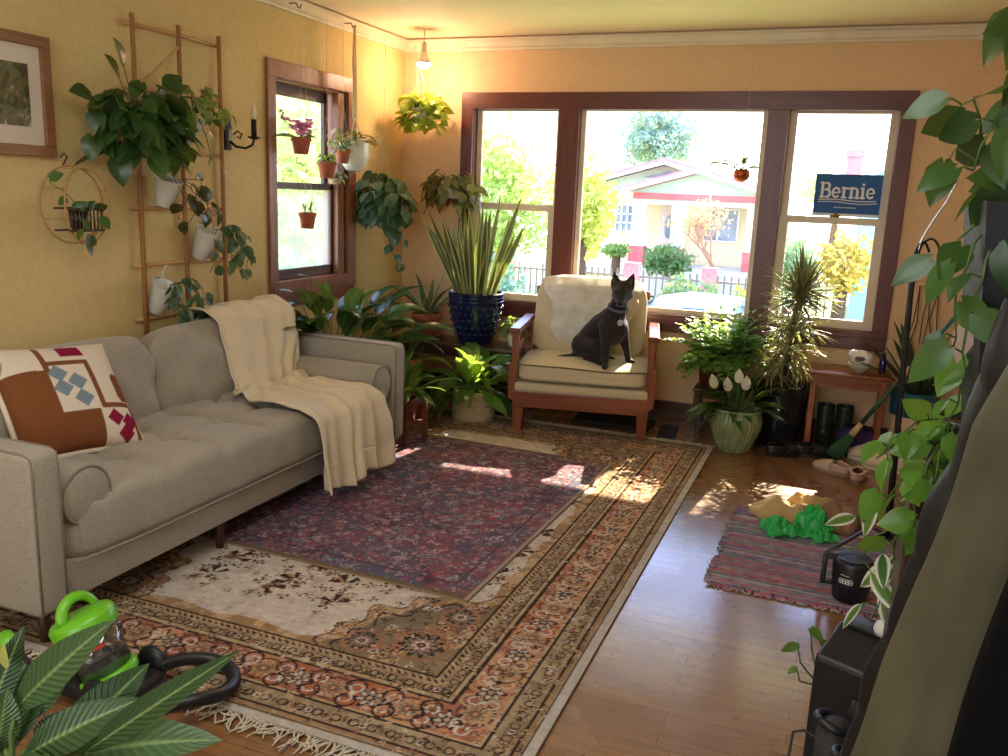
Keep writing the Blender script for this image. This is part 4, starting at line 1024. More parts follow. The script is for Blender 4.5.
def vine(lf, st, pts, L, rng, step=.06, prof=None, W=.85, out=V((0, 0, 0)), r=.0025, hang=.9):
    pts = [V(p) for p in pts]; prof = prof or heart; fine = []
    for i in range(len(pts)-1):
        a, b_ = pts[i], pts[i+1]; k = max(2, int((b_-a).length/.03))
        for j in range(k): fine.append(a.lerp(b_, j/k)+V((rng.gauss(0, .004), rng.gauss(0, .004), 0)))
    fine.append(pts[-1]); st.tube(fine, [r*(1-.4*i/len(fine)) for i in range(len(fine))], 5)
    acc = 0; side = 1
    for i in range(1, len(fine)):
        acc += (fine[i]-fine[i-1]).length
        if acc >= step:
            acc = 0; side = -side; d = (fine[i]-fine[i-1]).normalized(); s = d.cross(out if out.length else V((0, -1, 0))); s = s.normalized() if s.length > .05 else d.orthogonal()
            o = (s*side*.8+out*.5+V((rng.gauss(0, .3), rng.gauss(0, .3), rng.gauss(0, .2)))).normalized(); q = fine[i]+o*L*.35
            st.tube([fine[i], fine[i]+o*L*.2+V((0, 0, L*.06)), q], r*.6, 4)
            l = L*rng.uniform(.7, 1.15); ld = (o*.5+V((0, 0, -hang))+V((rng.gauss(0, .25), rng.gauss(0, .25), rng.gauss(0, .2)))).normalized()
            lf.leaf(q, ld, l, l*W, prof, (out+V((0, 0, .35))).normalized() if out.length else V((0, -1, .3)), .15, .35, 6, rng.gauss(0, .45))
def lily(lf, st, c, n, stem_l, leaf_l, W, rng, tilt=(.1, .9), droop=(.5, 1.3), prof=lance, azs=(0, 6.283), sr=.004, seg=8, wave=.012, fold=.22):
    c = V(c)
    for i in range(n):
        az = rng.uniform(*azs); tl = rng.uniform(*tilt); d = V((math.cos(az)*math.sin(tl), math.sin(az)*math.sin(tl), math.cos(tl)))
        pts, e = bend(c+V((rng.gauss(0, .02), rng.gauss(0, .02), 0)), d, rng.uniform(*stem_l), .35*tl+.15, 6)
        st.tube(pts, [sr*(1-.08*k) for k in range(7)], 5)
        l = rng.uniform(*leaf_l); hint = V((-d.x*.3, -d.y*.3, 1))
        lf.leaf(pts[-1], e, l, W*l, prof, hint, fold, rng.uniform(*droop), seg, rng.gauss(0, .25), wave)
def hangers(T, pts_top, pts_bot, m=M_cord, r=.002, name='cord'):
    for a, c in zip(pts_top, pts_bot):
        b = MB(); b.tube([a, c], r, 6); b.build(name, m, T)

# ---- trellis on the yellow wall
M_tr = wood('trellis_bamboo', (180, 130, 76), (146, 96, 52), .55, 2); M_trh = wood('trellis_rung', (206, 162, 104), (176, 126, 76), .55, 1)
T = thing('wall_trellis', 'tall wooden ladder trellis with three uprights fixed to the yellow wall above the sofa', 'trellis', (XL+.03, 3.63, .74))
for y in (3.335, 3.640, 3.943):
    b = MB(); b.tube([(XL+.03, y, .74), (XL+.03, y+.002, 1.5), (XL+.03, y, 2.31)], [.0125, .012, .011], 8); b.build('upright', M_tr, T, world=True)
for z in (2.262, 1.975, 1.69, 1.405, 1.125, .855):
    b = MB(); b.tube([(XL+.018, 3.285, z), (XL+.018, 3.64, z+.004), (XL+.018, 3.965, z-.003)], .0095, 8); b.build('rung', M_trh, T, world=True)
b = MB(); b.tube([(XL+.045, 3.345, 1.99), (XL+.045, 3.62, 2.20)], .006, 6); b.build('brace', M_trh, T, world=True)

def wallpot(T, tilt=.35, r=.062, h=.125):
    """white pocket pot tipped away from the wall; local origin at the pot's top centre"""
    b = MB(); M = Matrix.Rotation(tilt, 4, 'Y'); b.lathe([(0, -h), (r*.55, -h), (r*.62, -h+.006), (r, -.006), (r+.002, 0), (r-.006, 0), (r-.008, -.02), (0, -.02)], 28, M=M); b.build('pot', M_whitepot, T, auto=50)
    b = MB(); b.tube([(-.045, 0, .03), (-r+.004, 0, .035), (-r+.006, 0, -.02)], .003, 6); b.build('hook', M_iron, T)
rng = random.Random(21)
T = thing('philodendron', 'large bushy dark green heart-leaf plant hanging high on the trellis', 'potted plant', (-3.17, 3.24, 1.72)); wallpot(T)
lf, st = heart_mound(T, LM_dk, (.03, 0, .05), .28, 125, .12, rng, -.75, 1.1, azs=(-2.0, 2.0), sq=(.55, 1.05, .85), hang=.55)
for az, el, L in ((-1.9, 1.0, .3), (-1.2, 1.2, .34), (1.4, .9, .3), (-1.7, .4, .36), (1.7, .2, .30), (1.5, .6, .26)):
    d = sph(az, el); d.x = abs(d.x)*.5; p = V((.03, 0, .05))+d*L*.9; st.tube([V((.03, 0, .02)), V((.03, 0, .05))+d*L*.5, p], .0025, 5); lf.leaf(p, (d+V((.1, 0, -.3))).normalized(), .12, .095, heart, V((.8, 0, .6)), .15, .4)
fol(T, lf, st, LM_dk)
T = thing('pothos', 'small variegated vine in a tilted white pot at the upper trellis beside the candle sconce', 'potted plant', (-3.17, 3.63, 1.86)); wallpot(T, .45)
lf, st = heart_mound(T, LM_md, (.02, .01, .03), .15, 26, .075, rng, -.2, 1.2, azs=(-2, 2), sq=(.7, 1.1, 1.0), hang=.4)
vine(lf, st, [(.05, -.02, .0), (.08, .0, -.08), (.07, .05, -.2)], .07, rng, .07, out=V((1, 0, 0))); vine(lf, st, [(.0, .06, .02), (.02, .19, .08), (.03, .27, -.03)], .08, rng, .06, out=V((1, 0, 0)))
fol(T, lf, st, leafmat('marbled_leaves', (84, 120, 60), (156, 172, 96), edge=(176, 186, 120), epos=.85, rough=.35))
T = thing('peperomia', 'dark reddish-black leaved plant in a white pot on the middle of the trellis', 'potted plant', (-3.17, 3.45, 1.555)); wallpot(T, .35, .068, .14)
lf, st = MB(), MB()
for pts in ([(.04, .03, 0), (.10, .08, -.04), (.09, .08, -.16), (.08, .03, -.22)], [(.04, .03, 0), (.09, .12, .0), (.09, .17, -.08), (.08, .18, -.15)], [(.04, 0, 0), (.1, -.0, -.1), (.08, -.04, -.19)], [(.04, .02, 0), (.1, .13, -.1), (.09, .2, -.18), (.08, .26, -.17)]):
    vine(lf, st, pts, .085, rng, .05, prof=oval, W=.68, out=V((1, -.2, 0)))
fol(T, lf, st, LM_black, M_brownstem)
T = thing('ivy', 'trailing green plant in a tilted white pot at the lower outer upright of the trellis', 'potted plant', (-3.17, 3.73, 1.30)); wallpot(T, .45, .07, .17)
lf, st = MB(), MB()
for i in range(8):
    y = rng.uniform(.0, .16); vine(lf, st, [(.03, .01, 0), (.09, y*.6+.03, .0), (.09, y+.05, -.10), (.07, y+.06, -rng.uniform(.14, .26))], .062, rng, .045, W=.9, out=V((1, -.3, 0)))
vine(lf, st, [(.04, 0, 0), (.08, -.06, -.15), (.07, -.09, -.22)], .06, rng, .06, out=V((1, -.3, 0)))
fol(T, lf, st, leafmat('grey_green_leaves', (60, 88, 56), (110, 132, 90), rough=.35, trans=.25))
T = thing('hoya', 'drooping pointed-leaf plant in a tilted white pot at the bottom rung of the trellis', 'potted plant', (-3.17, 3.40, 1.03)); wallpot(T, .5, .068, .16)
lf, st = MB(), MB()
for i in range(11):
    y = rng.uniform(-.1, .13); vine(lf, st, [(.03, 0, 0), (.09, y*.5, .02), (.10, y, -.05), (.09, y*1.1+.03, -rng.uniform(.1, .2))], .075, rng, .05, prof=lance, W=.42, out=V((1, -.3, 0)))
vine(lf, st, [(.03, 0, 0), (.07, .1, .03), (.08, .17, -.02), (.08, .17, -.09)], .06, rng, .05, out=V((1, -.3, 0)))
b = MB(); b.tube([(.02, -.02, -.02), (.0, -.025, .06), (.01, -.01, .1), (.03, .0, .09)], .0035, 6); b.build('hanger', M_whitepot, T)
fol(T, lf, st, LM_blue)

# ---- hoop planter, picture, sconce
M_rattan = mat('rattan', (190, 148, 88), (164, 120, 66), 60, .6)
T = thing('hanging_hoop_planter', 'round rattan hoop wall planter holding a small trailing plant below the framed picture', 'planter', (XL+.10, 2.885, 1.26))
b = MB(); c = V((-.02, 0, .165)); R0 = .168
b.tube([c+V((0, R0*math.cos(a), R0*math.sin(a))) for a in [2*PI*i/40 for i in range(41)]], .005, 6, False); b.build('back_hoop', M_rattan, T)
b = MB(); b.tube([c+V((.06*(1-abs(math.sin(a))*.2)+.01, R0*.72*math.cos(a)+.02, R0*.98*math.sin(a))) for a in [2*PI*i/40 for i in range(41)]], .005, 6, False); b.build('front_hoop', M_rattan, T)
b = MB()
for a in (.4, 1.2, 1.9, 2.7, 3.5, 5.9): b.tube([c+V((0, R0*math.cos(a), R0*math.sin(a))), c+V((.06, R0*.72*math.cos(a)+.02, R0*.97*math.sin(a)))], .003, 5)
b.build('spoke', M_rattan, T)
b = MB()
for i in range(9): b.tube([(.055, -.075+.02*i, .055), (.055, -.075+.02*i, .15)], .004, 6)
for x in (-.03, .055): b.tube([(x, -.09, .055), (x, .1, .055)], .005, 6); b.tube([(x, -.09, .15), (x, .1, .15)], .005, 6)
b.build('basket_slat', M_dkwood, T)
b = MB(); b.lathe([(0, .06), (.034, .06), (.042, .145), (.038, .145), (.036, .13), (0, .13)], 24, c=(.012, .0, 0)); b.build('pot', M_blackpot, T)
b = MB(); b.tube([(-.06, .0, .335), (-.055, .02, .37), (-.05, 0, .385), (-.05, -.02, .365)], .003, 6); b.build('hook', M_iron, T)
lf, st = MB(), MB(); vine(lf, st, [(.01, 0, .14), (.03, -.06, .21), (.03, -.12, .24), (.03, -.155, .27)], .06, rng, .09, out=V((1, -.3, 0)), hang=.2)
vine(lf, st, [(.02, .02, .14), (.09, .03, .10), (.085, .02, -.01)], .062, rng, .05, out=V((1, -.3, 0))); vine(lf, st, [(.02, -.02, .14), (.09, -.05, .09), (.085, -.06, .0)], .062, rng, .05, out=V((1, -.3, 0)))
for i in range(8): lf.leaf((.03+rng.gauss(0, .01), rng.uniform(-.07, .09), .15), V((.4, rng.gauss(0, .5), .3)), .06, .045, heart, V((1, 0, .5)), .15, .4)
fol(T, lf, st, LM_dk)

T = thing('framed_picture', 'wide oak-framed photograph with cream mat hung on the yellow wall above the sofa', 'picture', (XL, 2.57, 1.63))
M_oakf = wood('oak_frame', (150, 106, 66), (122, 82, 48), .4, 1); py0, py1, pz0, pz1, pw = 2.27, 2.868, 1.625, 2.118, .045
b = MB(); b.box(XL+.003, XL+.03, py0, py1, pz0, pz0+pw); b.box(XL+.003, XL+.03, py0, py1, pz1-pw, pz1); b.box(XL+.003, XL+.03, py0, py0+pw, pz0+pw, pz1-pw); b.box(XL+.003, XL+.03, py1-pw, py1, pz0+pw, pz1-pw); b.build('frame', M_oakf, T, smooth=False, world=True, bevel=.003)
MB().box(XL+.003, XL+.012, py0+.03, py1-.03, pz0+.03, pz1-.03).build('picture_mat', mat('cream_mat', (222, 212, 190), None, rough=.8), T, smooth=False, world=True)
t = NT('photo_print'); co_ = t.co((1, 9, 7)); n = t.noise(co_, 1.6, 5, .65, 1.2)
t.pbr(t.ramp(n, [(.3, lin((28, 26, 22))), (.42, lin((64, 58, 40))), (.5, lin((90, 104, 60))), (.58, lin((120, 96, 74))), (.68, lin((190, 186, 170)))]), .3)
MB().box(XL+.012, XL+.014, py0+.115, py1-.105, pz0+.12, pz1-.12).build('photo_print', t.m, T, smooth=False, world=True)
MB().box(XL+.018, XL+.020, py0+.04, py1-.04, pz0+.04, pz1-.04).build('glass', glassmat('picture_glass', refl=.04), T, smooth=False, world=True)

T = thing('wall_sconce', 'black iron candle sconce with curled arm and bulb between trellis and brown window', 'sconce', (XL, 4.02, 1.80))
b = MB(); b.rbox(0, .016, -.028, .028, -.075, .105, .006, 2); b.build('back_plate', M_iron, T)
b = MB(); b.tube([(.012, 0, -.02), (.05, .02, -.055), (.085, .06, -.06), (.10, .10, -.04), (.10, .115, -.005)], [.008, .007, .007, .007, .007], 8); b.tube([(.03, .005, .0), (.05, .035, .03), (.06, .06, .015), (.05, .055, -.01), (.045, .04, 0)], .005, 6); b.build('arm', M_iron, T)
b = MB(); b.lathe([(0, -.012), (.012, -.01), (.034, 0), (.036, .006), (.016, .008), (0, .008)], 20, c=(.10, .115, 0)); b.build('drip_pan', M_iron, T)
b = MB(); b.lathe([(0, .006), (.0155, .006), (.0155, .10), (0, .10)], 16, c=(.10, .115, 0)); b.build('candle_sleeve', M_iron, T)
b = MB(); b.lathe([(0, .10), (.010, .10), (.016, .125), (.014, .15), (.006, .175), (0, .187)], 16, c=(.10, .115, 0)); b.build('bulb', mat('frosted_bulb', (232, 216, 180), None, rough=.3), T)

# ---- pots hanging in the brown window
def little(label, loc, r, h, ztop, name='hanging_pot'):
    T = thing(name, label, 'potted plant', loc); pot_round(T, 'pot', M_terra, classic(r, h), 24)
    a0 = .4
    for k in range(3):
        b = MB(); a = a0+k*2.094; b.tube([(r*math.cos(a), r*math.sin(a), h*.9), (0, 0, h+.28)], .0011, 4); b.build('cord', M_cord, T)
    b = MB(); b.tube([(0, 0, h+.28), (0, 0, ztop-loc[2])], .0012, 4); b.build('cord', M_cord, T)
    return T
T = little('terracotta pot of magenta orchid flowers hanging before the brown window', (-3.16, 4.56, 1.735), .062, .10, 2.575, 'orchid_pot'); rng = random.Random(5)
lf, st, fl_ = MB(), MB(), MB(); lily(lf, st, (0, 0, .09), 7, (.01, .02), (.09, .13), .35, rng, (.5, 1.1), (.5, 1), oval)
st.tube([(0, -.02, .09), (.0, -.07, .14), (.01, -.14, .16), (.01, -.22, .21), (.01, -.26, .26)], .002, 5)
for i in range(26):
    c = V((rng.gauss(0, .03), rng.gauss(-.01, .035), .15+rng.gauss(0, .035)))
    for k in range(5): fl_.leaf(c, sph(k*1.257+i, .5), .034, .03, oval, V((.5, -.3, .8)), .1, .3, 3)
for i in range(8): t_ = i/8; c = V((.01, -.05-.2*t_, .13+.11*t_)); fl_.leaf(c, sph(i*2.0, .6), .03, .02, oval, V((.5, -.3, .8)), .1, .2, 3)
fol(T, lf, st, LM_blue); fl_.build('flower', leafmat('orchid_petals', (230, 60, 210), (250, 140, 236), rough=.5, trans=.7), T, colattr=True)
T = little('small terracotta pot of yellow-green succulents hanging above the meeting rail of the brown window', (-3.16, 4.84, 1.60), .062, .105, 2.575); lf, st = heart_mound(T, LM_neon, (0, 0, .10), .06, 36, .04, rng, 0, 1.4, prof=oval, W=.6)
fol(T, lf, st, LM_neon)
T = little('terracotta pot half hidden behind the succulents beside the brown window jamb', (-3.14, 5.0, 1.70), .05, .09, 2.575); lf, st = heart_mound(T, LM_md, (0, 0, .09), .10, 26, .05, rng, -.2, 1.2, prof=lance, W=.4)
fol(T, lf, st, LM_var)
T = little('small terracotta pot with a wispy plant hanging before the lower pane of the brown window', (-3.16, 4.62, 1.285), .056, .10, 2.575); lf, st = MB(), MB(); lily(lf, st, (0, 0, .09), 12, (.01, .03), (.06, .11), .12, rng, (.1, .7), (.2, .8), strap)
fol(T, lf, st, LM_var)
T = thing('string_plant', 'small trailing plant in a shell dish on the meeting rail of the brown window', 'potted plant', (-3.24, 5.06, 1.565)); pot_round(T, 'dish', mat('shell_dish', (206, 186, 150), (180, 150, 110), 20, .5), [(0, .002), (.03, .002), (.045, .03), (.041, .03), (0, .02)], 20)
lf, st = heart_mound(T, LM_var, (0.0, 0, .04), .07, 24, .04, rng, -.3, 1.2, prof=oval, W=.5); fol(T, lf, st, LM_var)

# ---- plants hung in the corner
T = thing('hanging_planter', 'white tapered wall planter with coral-tipped leaves hanging on a macrame strap beside the brown window', 'hanging plant', (-3.16, 5.17, 1.655))
b = MB()
def pocket(u, v):
    a = 2*PI*u; z = .215*v; r = .10*(.35+.65*min(1, v*2.2)**.6)*(1 if v < .98 else .97); return V((r*math.cos(a), r*math.sin(a), z))
b.grid(pocket, 32, 14, closeu=True); b.lathe([(0, .001), (.034, 0)], 24); b.build('pot', M_whitepot, T, solid=.006)
MB().lathe([(0, .185), (.093, .182)], 24).build('soil', M_soil, T)
b = MB()
for dy in (-.01, .012): b.tube([(0, dy*.5, .93), (.0, dy, .7), (.0, dy+.008, .5), (.0, dy*1.5, .34)], [.006, .010, .009, .007], 8)
for s in (-1, 1): b.tube([(0, .005, .35), (.02, s*.08, .2), (.02, s*.03, -.01)], .0045, 6)
b.build('macrame_strap', mat('macrame', (214, 196, 158), (186, 164, 128), 120, .95), T)
lf, st = heart_mound(T, LM_md, (0, 0, .20), .17, 40, .095, rng, -.1, .9, prof=lance, W=.42, sq=(1, 1.15, .7), hang=.4); fol(T, lf, st, leafmat('coral_tipped_leaves', (110, 130, 60), (206, 130, 90), edge=(220, 150, 110), epos=.9, rough=.4))
T = thing('hanging_philodendron', 'deep green trailing heart-leaf plant hanging low in the corner under the coral-leaved planter', 'hanging plant', (-3.10, 5.46, 1.40)); rng = random.Random(8)
pot_round(T, 'pot', M_whitepot, classic(.085, .13), 28, soil=(.07, .115))
for k in range(3): b = MB(); a = k*2.1+.3; b.tube([(.08*math.cos(a), .08*math.sin(a), .12), (0, .0, .55), (0, .02, 1.19)], .0018, 5); b.build('cord', M_cord, T)
lf, st = heart_mound(T, LM_blue, (0, 0, .06), .225, 180, .095, rng, -.95, 1.2, sq=(.95, .85, .95), hang=.75)
vine(lf, st, [(.05, .02, .0), (.07, .03, -.15), (.06, .06, -.28), (.08, .05, -.36), (.09, .16, -.42)], .07, rng, .055, out=V((.6, -.8, 0))); vine(lf, st, [(.05, -.03, .0), (.08, -.02, -.2), (.07, .0, -.3)], .07, rng, .05, out=V((.6, -.8, 0))); vine(lf, st, [(.06, .08, 0), (.1, .1, -.14), (.1, .1, -.24)], .06, rng, .06, out=V((.6, -.8, 0)))
fol(T, lf, st, leafmat('bluish_heart_leaves', (44, 80, 58), (90, 122, 90), rough=.3, trans=.25))
T = thing('neon_pothos', 'bright lime-green pothos hanging high in the corner beside the bare bulb', 'hanging plant', (-2.99, 5.82, 2.02)); rng = random.Random(14)
pot_round(T, 'pot', M_whitepot, classic(.075, .11), 28, soil=(.06, .095))
for k in range(3): b = MB(); a = k*2.1+.5; b.tube([(.07*math.cos(a), .07*math.sin(a), .10), (-.05, .02, .45), (-.10, .06, .56)], .0022, 5); b.build('cord', M_cord, T)
lf, st = heart_mound(T, LM_neon, (0, 0, .08), .185, 150, .085, rng, -.95, 1.3, sq=(1.1, .85, .85), hang=.35); fol(T, lf, st, LM_neon)
T = thing('bronze_plant', 'grey-bronze leaved plant hanging beside the corner edge of the big window', 'hanging plant', (-2.76, 5.86, 1.50)); rng = random.Random(15)
pot_round(T, 'pot', M_whitepot, classic(.07, .12), 28, soil=(.055, .1))
for k in range(3): b = MB(); a = k*2.1+.2; b.tube([(.065*math.cos(a), .065*math.sin(a), .11), (0, 0, .4), (0, .18, 1.13)], .0009, 5); b.build('cord', M_cord, T)
lf, st = heart_mound(T, LM_bronze, (0, 0, .07), .225, 120, .115, rng, -.75, 1.0, prof=lance, W=.46, sq=(.95, .75, .8), hang=.75, droop=.8); fol(T, lf, st, LM_bronze)
T = thing('hanging_bulb', 'glowing reflector bulb hanging from the ceiling in the corner', 'bulb', (-2.94, 5.74, 2.40))
M_glow = NT('glowing_bulb'); e_ = M_glow.add('ShaderNodeEmission', Color=(1, .86, .66, 1), Strength=14.0); M_glow.link(e_.outputs[0], M_glow.out.inputs[0])
b = MB(); b.lathe([(0, -.005), (.03, .0), (.048, .015), (.05, .03)], 24); b.build('bulb_face', M_glow.m, T)
b = MB(); b.lathe([(.05, .03), (.044, .055), (.024, .085), (.018, .11), (0, .11)], 24); b.build('bulb_body', mat('bulb_glass', (240, 232, 214), None, rough=.2), T)
b = MB(); b.lathe([(0, .10), (.019, .10), (.021, .16), (.012, .175), (0, .176)], 20); b.build('socket', M_rail, T)
b = MB(); b.tube([(0, 0, .17), (0, 0, .262)], .003, 6); b.build('cord', M_rail, T)
lamp('corner_bulb', 'POINT', (-2.94, 5.74, 2.37), 16, (1, .60, .38), None, shadow_soft_size=.05)
T = thing('copper_planter', 'small copper globe planter with a leafy sprig hanging inside the big window by the mullion', 'hanging plant', (-.70, 5.96, 1.685))
b = MB(); b.lathe([(0, 0), (.02, .003), (.045, .02), (.055, .045), (.05, .07), (.04, .082), (.037, .08), (0, .07)], 28); b.build('pot', mat('copper', (190, 100, 60), (160, 76, 44), 20, .35, .7), T)
for s in (-1, 1): b = MB(); b.tube([(s*.04, 0, .08), (s*.02, 0, .3), (0, .05, .62), (0, .09, .88)], .0009, 4); b.build('cord', M_cord, T)
lf, st = MB(), MB(); lily(lf, st, (0, 0, .07), 6, (.03, .06), (.05, .08), .5, rng, (.1, .9), (.3, .8), oval); lily(lf, st, (-.01, 0, .08), 4, (.08, .12), (.07, .1), .5, rng, (.7, 1.0), (.2, .6), oval, azs=(2.7, 3.6)); fol(T, lf, st, LM_md)
# ceiling hooks for the hanging cords
for lab, x, y in (('ceiling hook above the orchid pot', -3.235, 4.56), ('ceiling hook holding the macrame strap', -3.235, 5.17)):
    o = MB().tube([(x, y, 2.60), (x+.05, y, 2.60), (x+.06, y, 2.575), (x+.075, y, 2.57), (x+.085, y, 2.59)], .0035, 6).build('rail_hook', M_iron, loc=(x, y, 2.6)); tag(o, 'small black '+lab+' on the white rail', 'hook')

# ---- dark bench with pots in the corner
T = thing('plant_bench', 'low dark wooden bench holding the blue pot in the window corner', 'bench', (-2.58, 5.80, 0))
MB().rbox(-3.14, -2.06, 5.63, 5.99, .425, .455, .006, 2).build('tabletop', M_dkwood, T, world=True, auto=40)
for x in (-3.08, -2.33):
    for y in (5.68, 5.94): MB().box(x-.022, x+.022, y-.022, y+.022, 0, .425).build('leg', M_dkwood, T, smooth=False, world=True)
MB().box(-3.1, -2.1, 5.65, 5.67, .36, .425).build('apron', M_dkwood, T, smooth=False, world=True)
BZ = .456
T = thing('snake_plant', 'tall snake plant with yellow-edged sword leaves in a ribbed navy blue pot', 'potted plant', (-2.50, 5.80, BZ)); rng = random.Random(31)
b = MB(); pr = [(0, 0), (.115, 0), (.125, .01), (.14, .06), (.175, .17), (.197, .28), (.205, .35), (.205, .375), (.196, .38), (.188, .365), (.18, .33), (0, .32)]; b.lathe(pr, 40); pp = b.build('pot', M_navy, T, auto=60)
b = MB()
for row, z in enumerate((.075, .125, .175, .225, .275)):
    r = np.interp(z, [.06, .17, .28], [.14, .175, .197])
    for k in range(22):
        a = 2*PI*(k+.5*(row % 2))/22; b.ball((r*math.cos(a), r*math.sin(a), z), .014, 8, (1, 1, .8))
for z in (.318, .345): b.lathe([(.2, z-.006), (.209, z), (.2, z+.006)], 40)
b.build('embossed_bead', M_navy, pp); MB().lathe([(0, .325), (.18, .32)], 24).build('soil', M_soil, T)
lf = MB()
for i in range(44):
    a = rng.uniform(0, 6.28); r = .13*math.sqrt(rng.random()); p = V((r*math.cos(a), r*math.sin(a), .30)); tl = .10+.42*rng.random()*(r/.13); d = V((math.cos(a)*math.sin(tl), math.sin(a)*math.sin(tl), math.cos(tl)))
    lf.leaf(p, d, rng.uniform(.38, .72), rng.uniform(.036, .052), sword, V((rng.gauss(0, 1), -1, 0)), .22, rng.uniform(-.15, .25), 8, rng.gauss(0, .9))
for dx, L, tl in ((.38, .80, .33), (.2, .78, .2), (-.45, .70, .42), (-.5, .6, .5), (.5, .62, .45), (.05, .7, .05)):
    lf.leaf((dx*.2, 0, .32), V((math.sin(tl)*(1 if dx > 0 else -1), -.05, math.cos(tl))), L, .05, sword, V((0, -1, 0)), .2, rng.uniform(-.1, .15), 8, rng.gauss(0, .5))
fol(T, lf, None, LM_sans)
T = thing('agave', 'pale striped agave in a terracotta pot on the corner end of the dark bench', 'potted plant', (-2.90, 5.80, BZ)); pot_round(T, 'pot', M_terra, [(x, z+.022) for x, z in classic(.118, .165, th=.012)], 36)
b = MB(); b.lathe([(0, 0), (.095, 0), (.135, .022), (.138, .03), (.128, .028), (.1, .012), (0, .012)], 36); b.build('saucer', M_terra, T)
lf = MB()
for i in range(13):
    a = i*2.4; tl = .2+.07*i; d = V((math.cos(a)*math.sin(tl), math.sin(a)*math.sin(tl), math.cos(tl))); lf.leaf((.03*math.cos(a), .03*math.sin(a), .165), d, rng.uniform(.34, .46), .062, lambda t: (.75+.25*min(1, t*3)) if t < .45 else max(.02, (1-t)/.55)**.8, V((-d.x, -d.y, 1)), .25, rng.uniform(.2, .9), 8, rng.gauss(0, .2))
fol(T, lf, None, LM_agave)
T = thing('ivy_pot', 'tiny trailing green plant in a small pot between the blue pot and the armchair', 'potted plant', (-2.20, 5.82, BZ)); pot_round(T, 'pot', M_whitepot, classic(.05, .09), 24)
lf, st = heart_mound(T, LM_md, (0, 0, .11), .105, 60, .042, rng, -.6, 1.2, sq=(.9, .9, 1.1), hang=.4); fol(T, lf, st, LM_md)
# basket peace lily
T = thing('basket_plant', 'arching broad-leaved plant in a woven seagrass basket on the floor before the bench', 'potted plant', (-2.29, 5.33, .0)); rng = random.Random(41)
b = MB(); b.lathe([(0, .002), (.12, .002), (.145, .012), (.15, .06), (.148, .16), (.146, .215), (.138, .218), (.136, .2), (.13, .17), (0, .17)], 40); pb = b.build('basket', M_basket, T)
for z in (.075, .12, .165):
    b = MB()
    for k in range(0, 60): a = 2*PI*k/60; b.box(-.003, .003, -.002, .002, -.0015, .0015, Matrix.Translation((.151*math.cos(a), .151*math.sin(a), z)) @ Matrix.Rotation(a+PI/2, 4, 'Z'))
    b.build('stitch', M_dkwood, pb, smooth=False)
MB().lathe([(0, .19), (.135, .185)], 24).build('soil', M_soil, T)
lf, st = MB(), MB(); lily(lf, st, (0, 0, .18), 50, (.08, .20), (.22, .34), .32, rng, (.15, 1.15), (.8, 2.0)); lily(lf, st, (-.03, 0, .18), 9, (.1, .2), (.24, .36), .25, rng, (.8, 1.3), (1.0, 2.2), azs=(2.4, 4.2)); fol(T, lf, st, leafmat('fresh_lily_leaves', (46, 96, 40), (120, 168, 70), rough=.25, trans=.4))
# plant on a small wooden stand
T = thing('plant_stand', 'small four-legged wooden plant stand behind the far sofa arm', 'plant stand', (-2.43, 4.56, .024)); M_st = wood('walnut_stand', (110, 64, 38), (84, 46, 26), .4, 2)
for a in range(4):
    x, y = .135*math.cos(a*PI/2+.6), .135*math.sin(a*PI/2+.6); MB().rbox(x-.013, x+.013, y-.013, y+.013, 0, .25, .004, 2).build('leg', M_st, T)
for a in (0, 1):
    M = Matrix.Rotation(a*PI/2+.6, 4, 'Z'); MB().box(-.13, .13, -.012, .012, .105, .13, M).build('cross_bar', M_st, T, smooth=False)
T = thing('cordyline', 'upright green strappy plant in a dark pot on the small wooden stand', 'potted plant', (-2.43, 4.56, .155)); rng = random.Random(43)
pot_round(T, 'pot', mat('rust_pot', (130, 60, 44), (96, 44, 36), 8, .5), classic(.10, .15), 28, soil=(.08, .13)); lf, st = MB(), MB(); lily(lf, st, (0, 0, .13), 30, (.04, .14), (.2, .3), .22, rng, (.05, .95), (.3, 1.3)); fol(T, lf, st, LM_md)
T = thing('red_pot', 'small red-brown pot with low foliage on the floor between stand and basket', 'potted plant', (-2.60, 5.05, 0)); pot_round(T, 'pot', mat('red_pot', (150, 62, 44), (120, 46, 34), 8, .5), classic(.10, .19), 28, soil=(.08, .16)); lf, st = MB(), MB(); lily(lf, st, (0, 0, .16), 22, (.05, .15), (.16, .26), .25, rng, (.1, 1.0), (.5, 1.5)); fol(T, lf, st, LM_lily)
# large lily behind the sofa, under the brown window
T = thing('peace_lily', 'large glossy dark-leaved plant rising behind the sofa under the brown window', 'potted plant', (-2.98, 4.66, 0)); rng = random.Random(47)
pot_round(T, 'pot', M_terra, classic(.17, .32), 32, soil=(.14, .28)); lf, st = MB(), MB()
lily(lf, st, (0, 0, .28), 34, (.36, .56), (.24, .34), .38, rng, (.15, .75), (1.0, 1.9), azs=(-2.2, 1.9), sr=.005); lily(lf, st, (0, -.02, .28), 7, (.5, .62), (.2, .28), .34, rng, (.05, .4), (.8, 1.5), azs=(-2.2, -.6), sr=.005); lily(lf, st, (0, 0, .28), 9, (.46, .62), (.24, .34), .36, rng, (.5, .8), (.7, 1.3), azs=(-.2, 1.4), sr=.005)
lily(lf, st, (0, 0, .28), 14, (.52, .66), (.26, .36), .36, rng, (.45, .75), (.8, 1.5), azs=(-1.95, -1.2), sr=.005)
lf.v = [(x, (max(y, -.355) if z < .715 else y), z) for x, y, z in lf.v]
fol(T, lf, st, LM_lily)
T = thing('spiky_plant', 'small spiky grass-like plant in the corner behind the sofa arm', 'potted plant', (-2.78, 5.22, 0)); pot_round(T, 'pot', M_terra, classic(.10, .40), 28, soil=(.08, .34)); lf = MB()
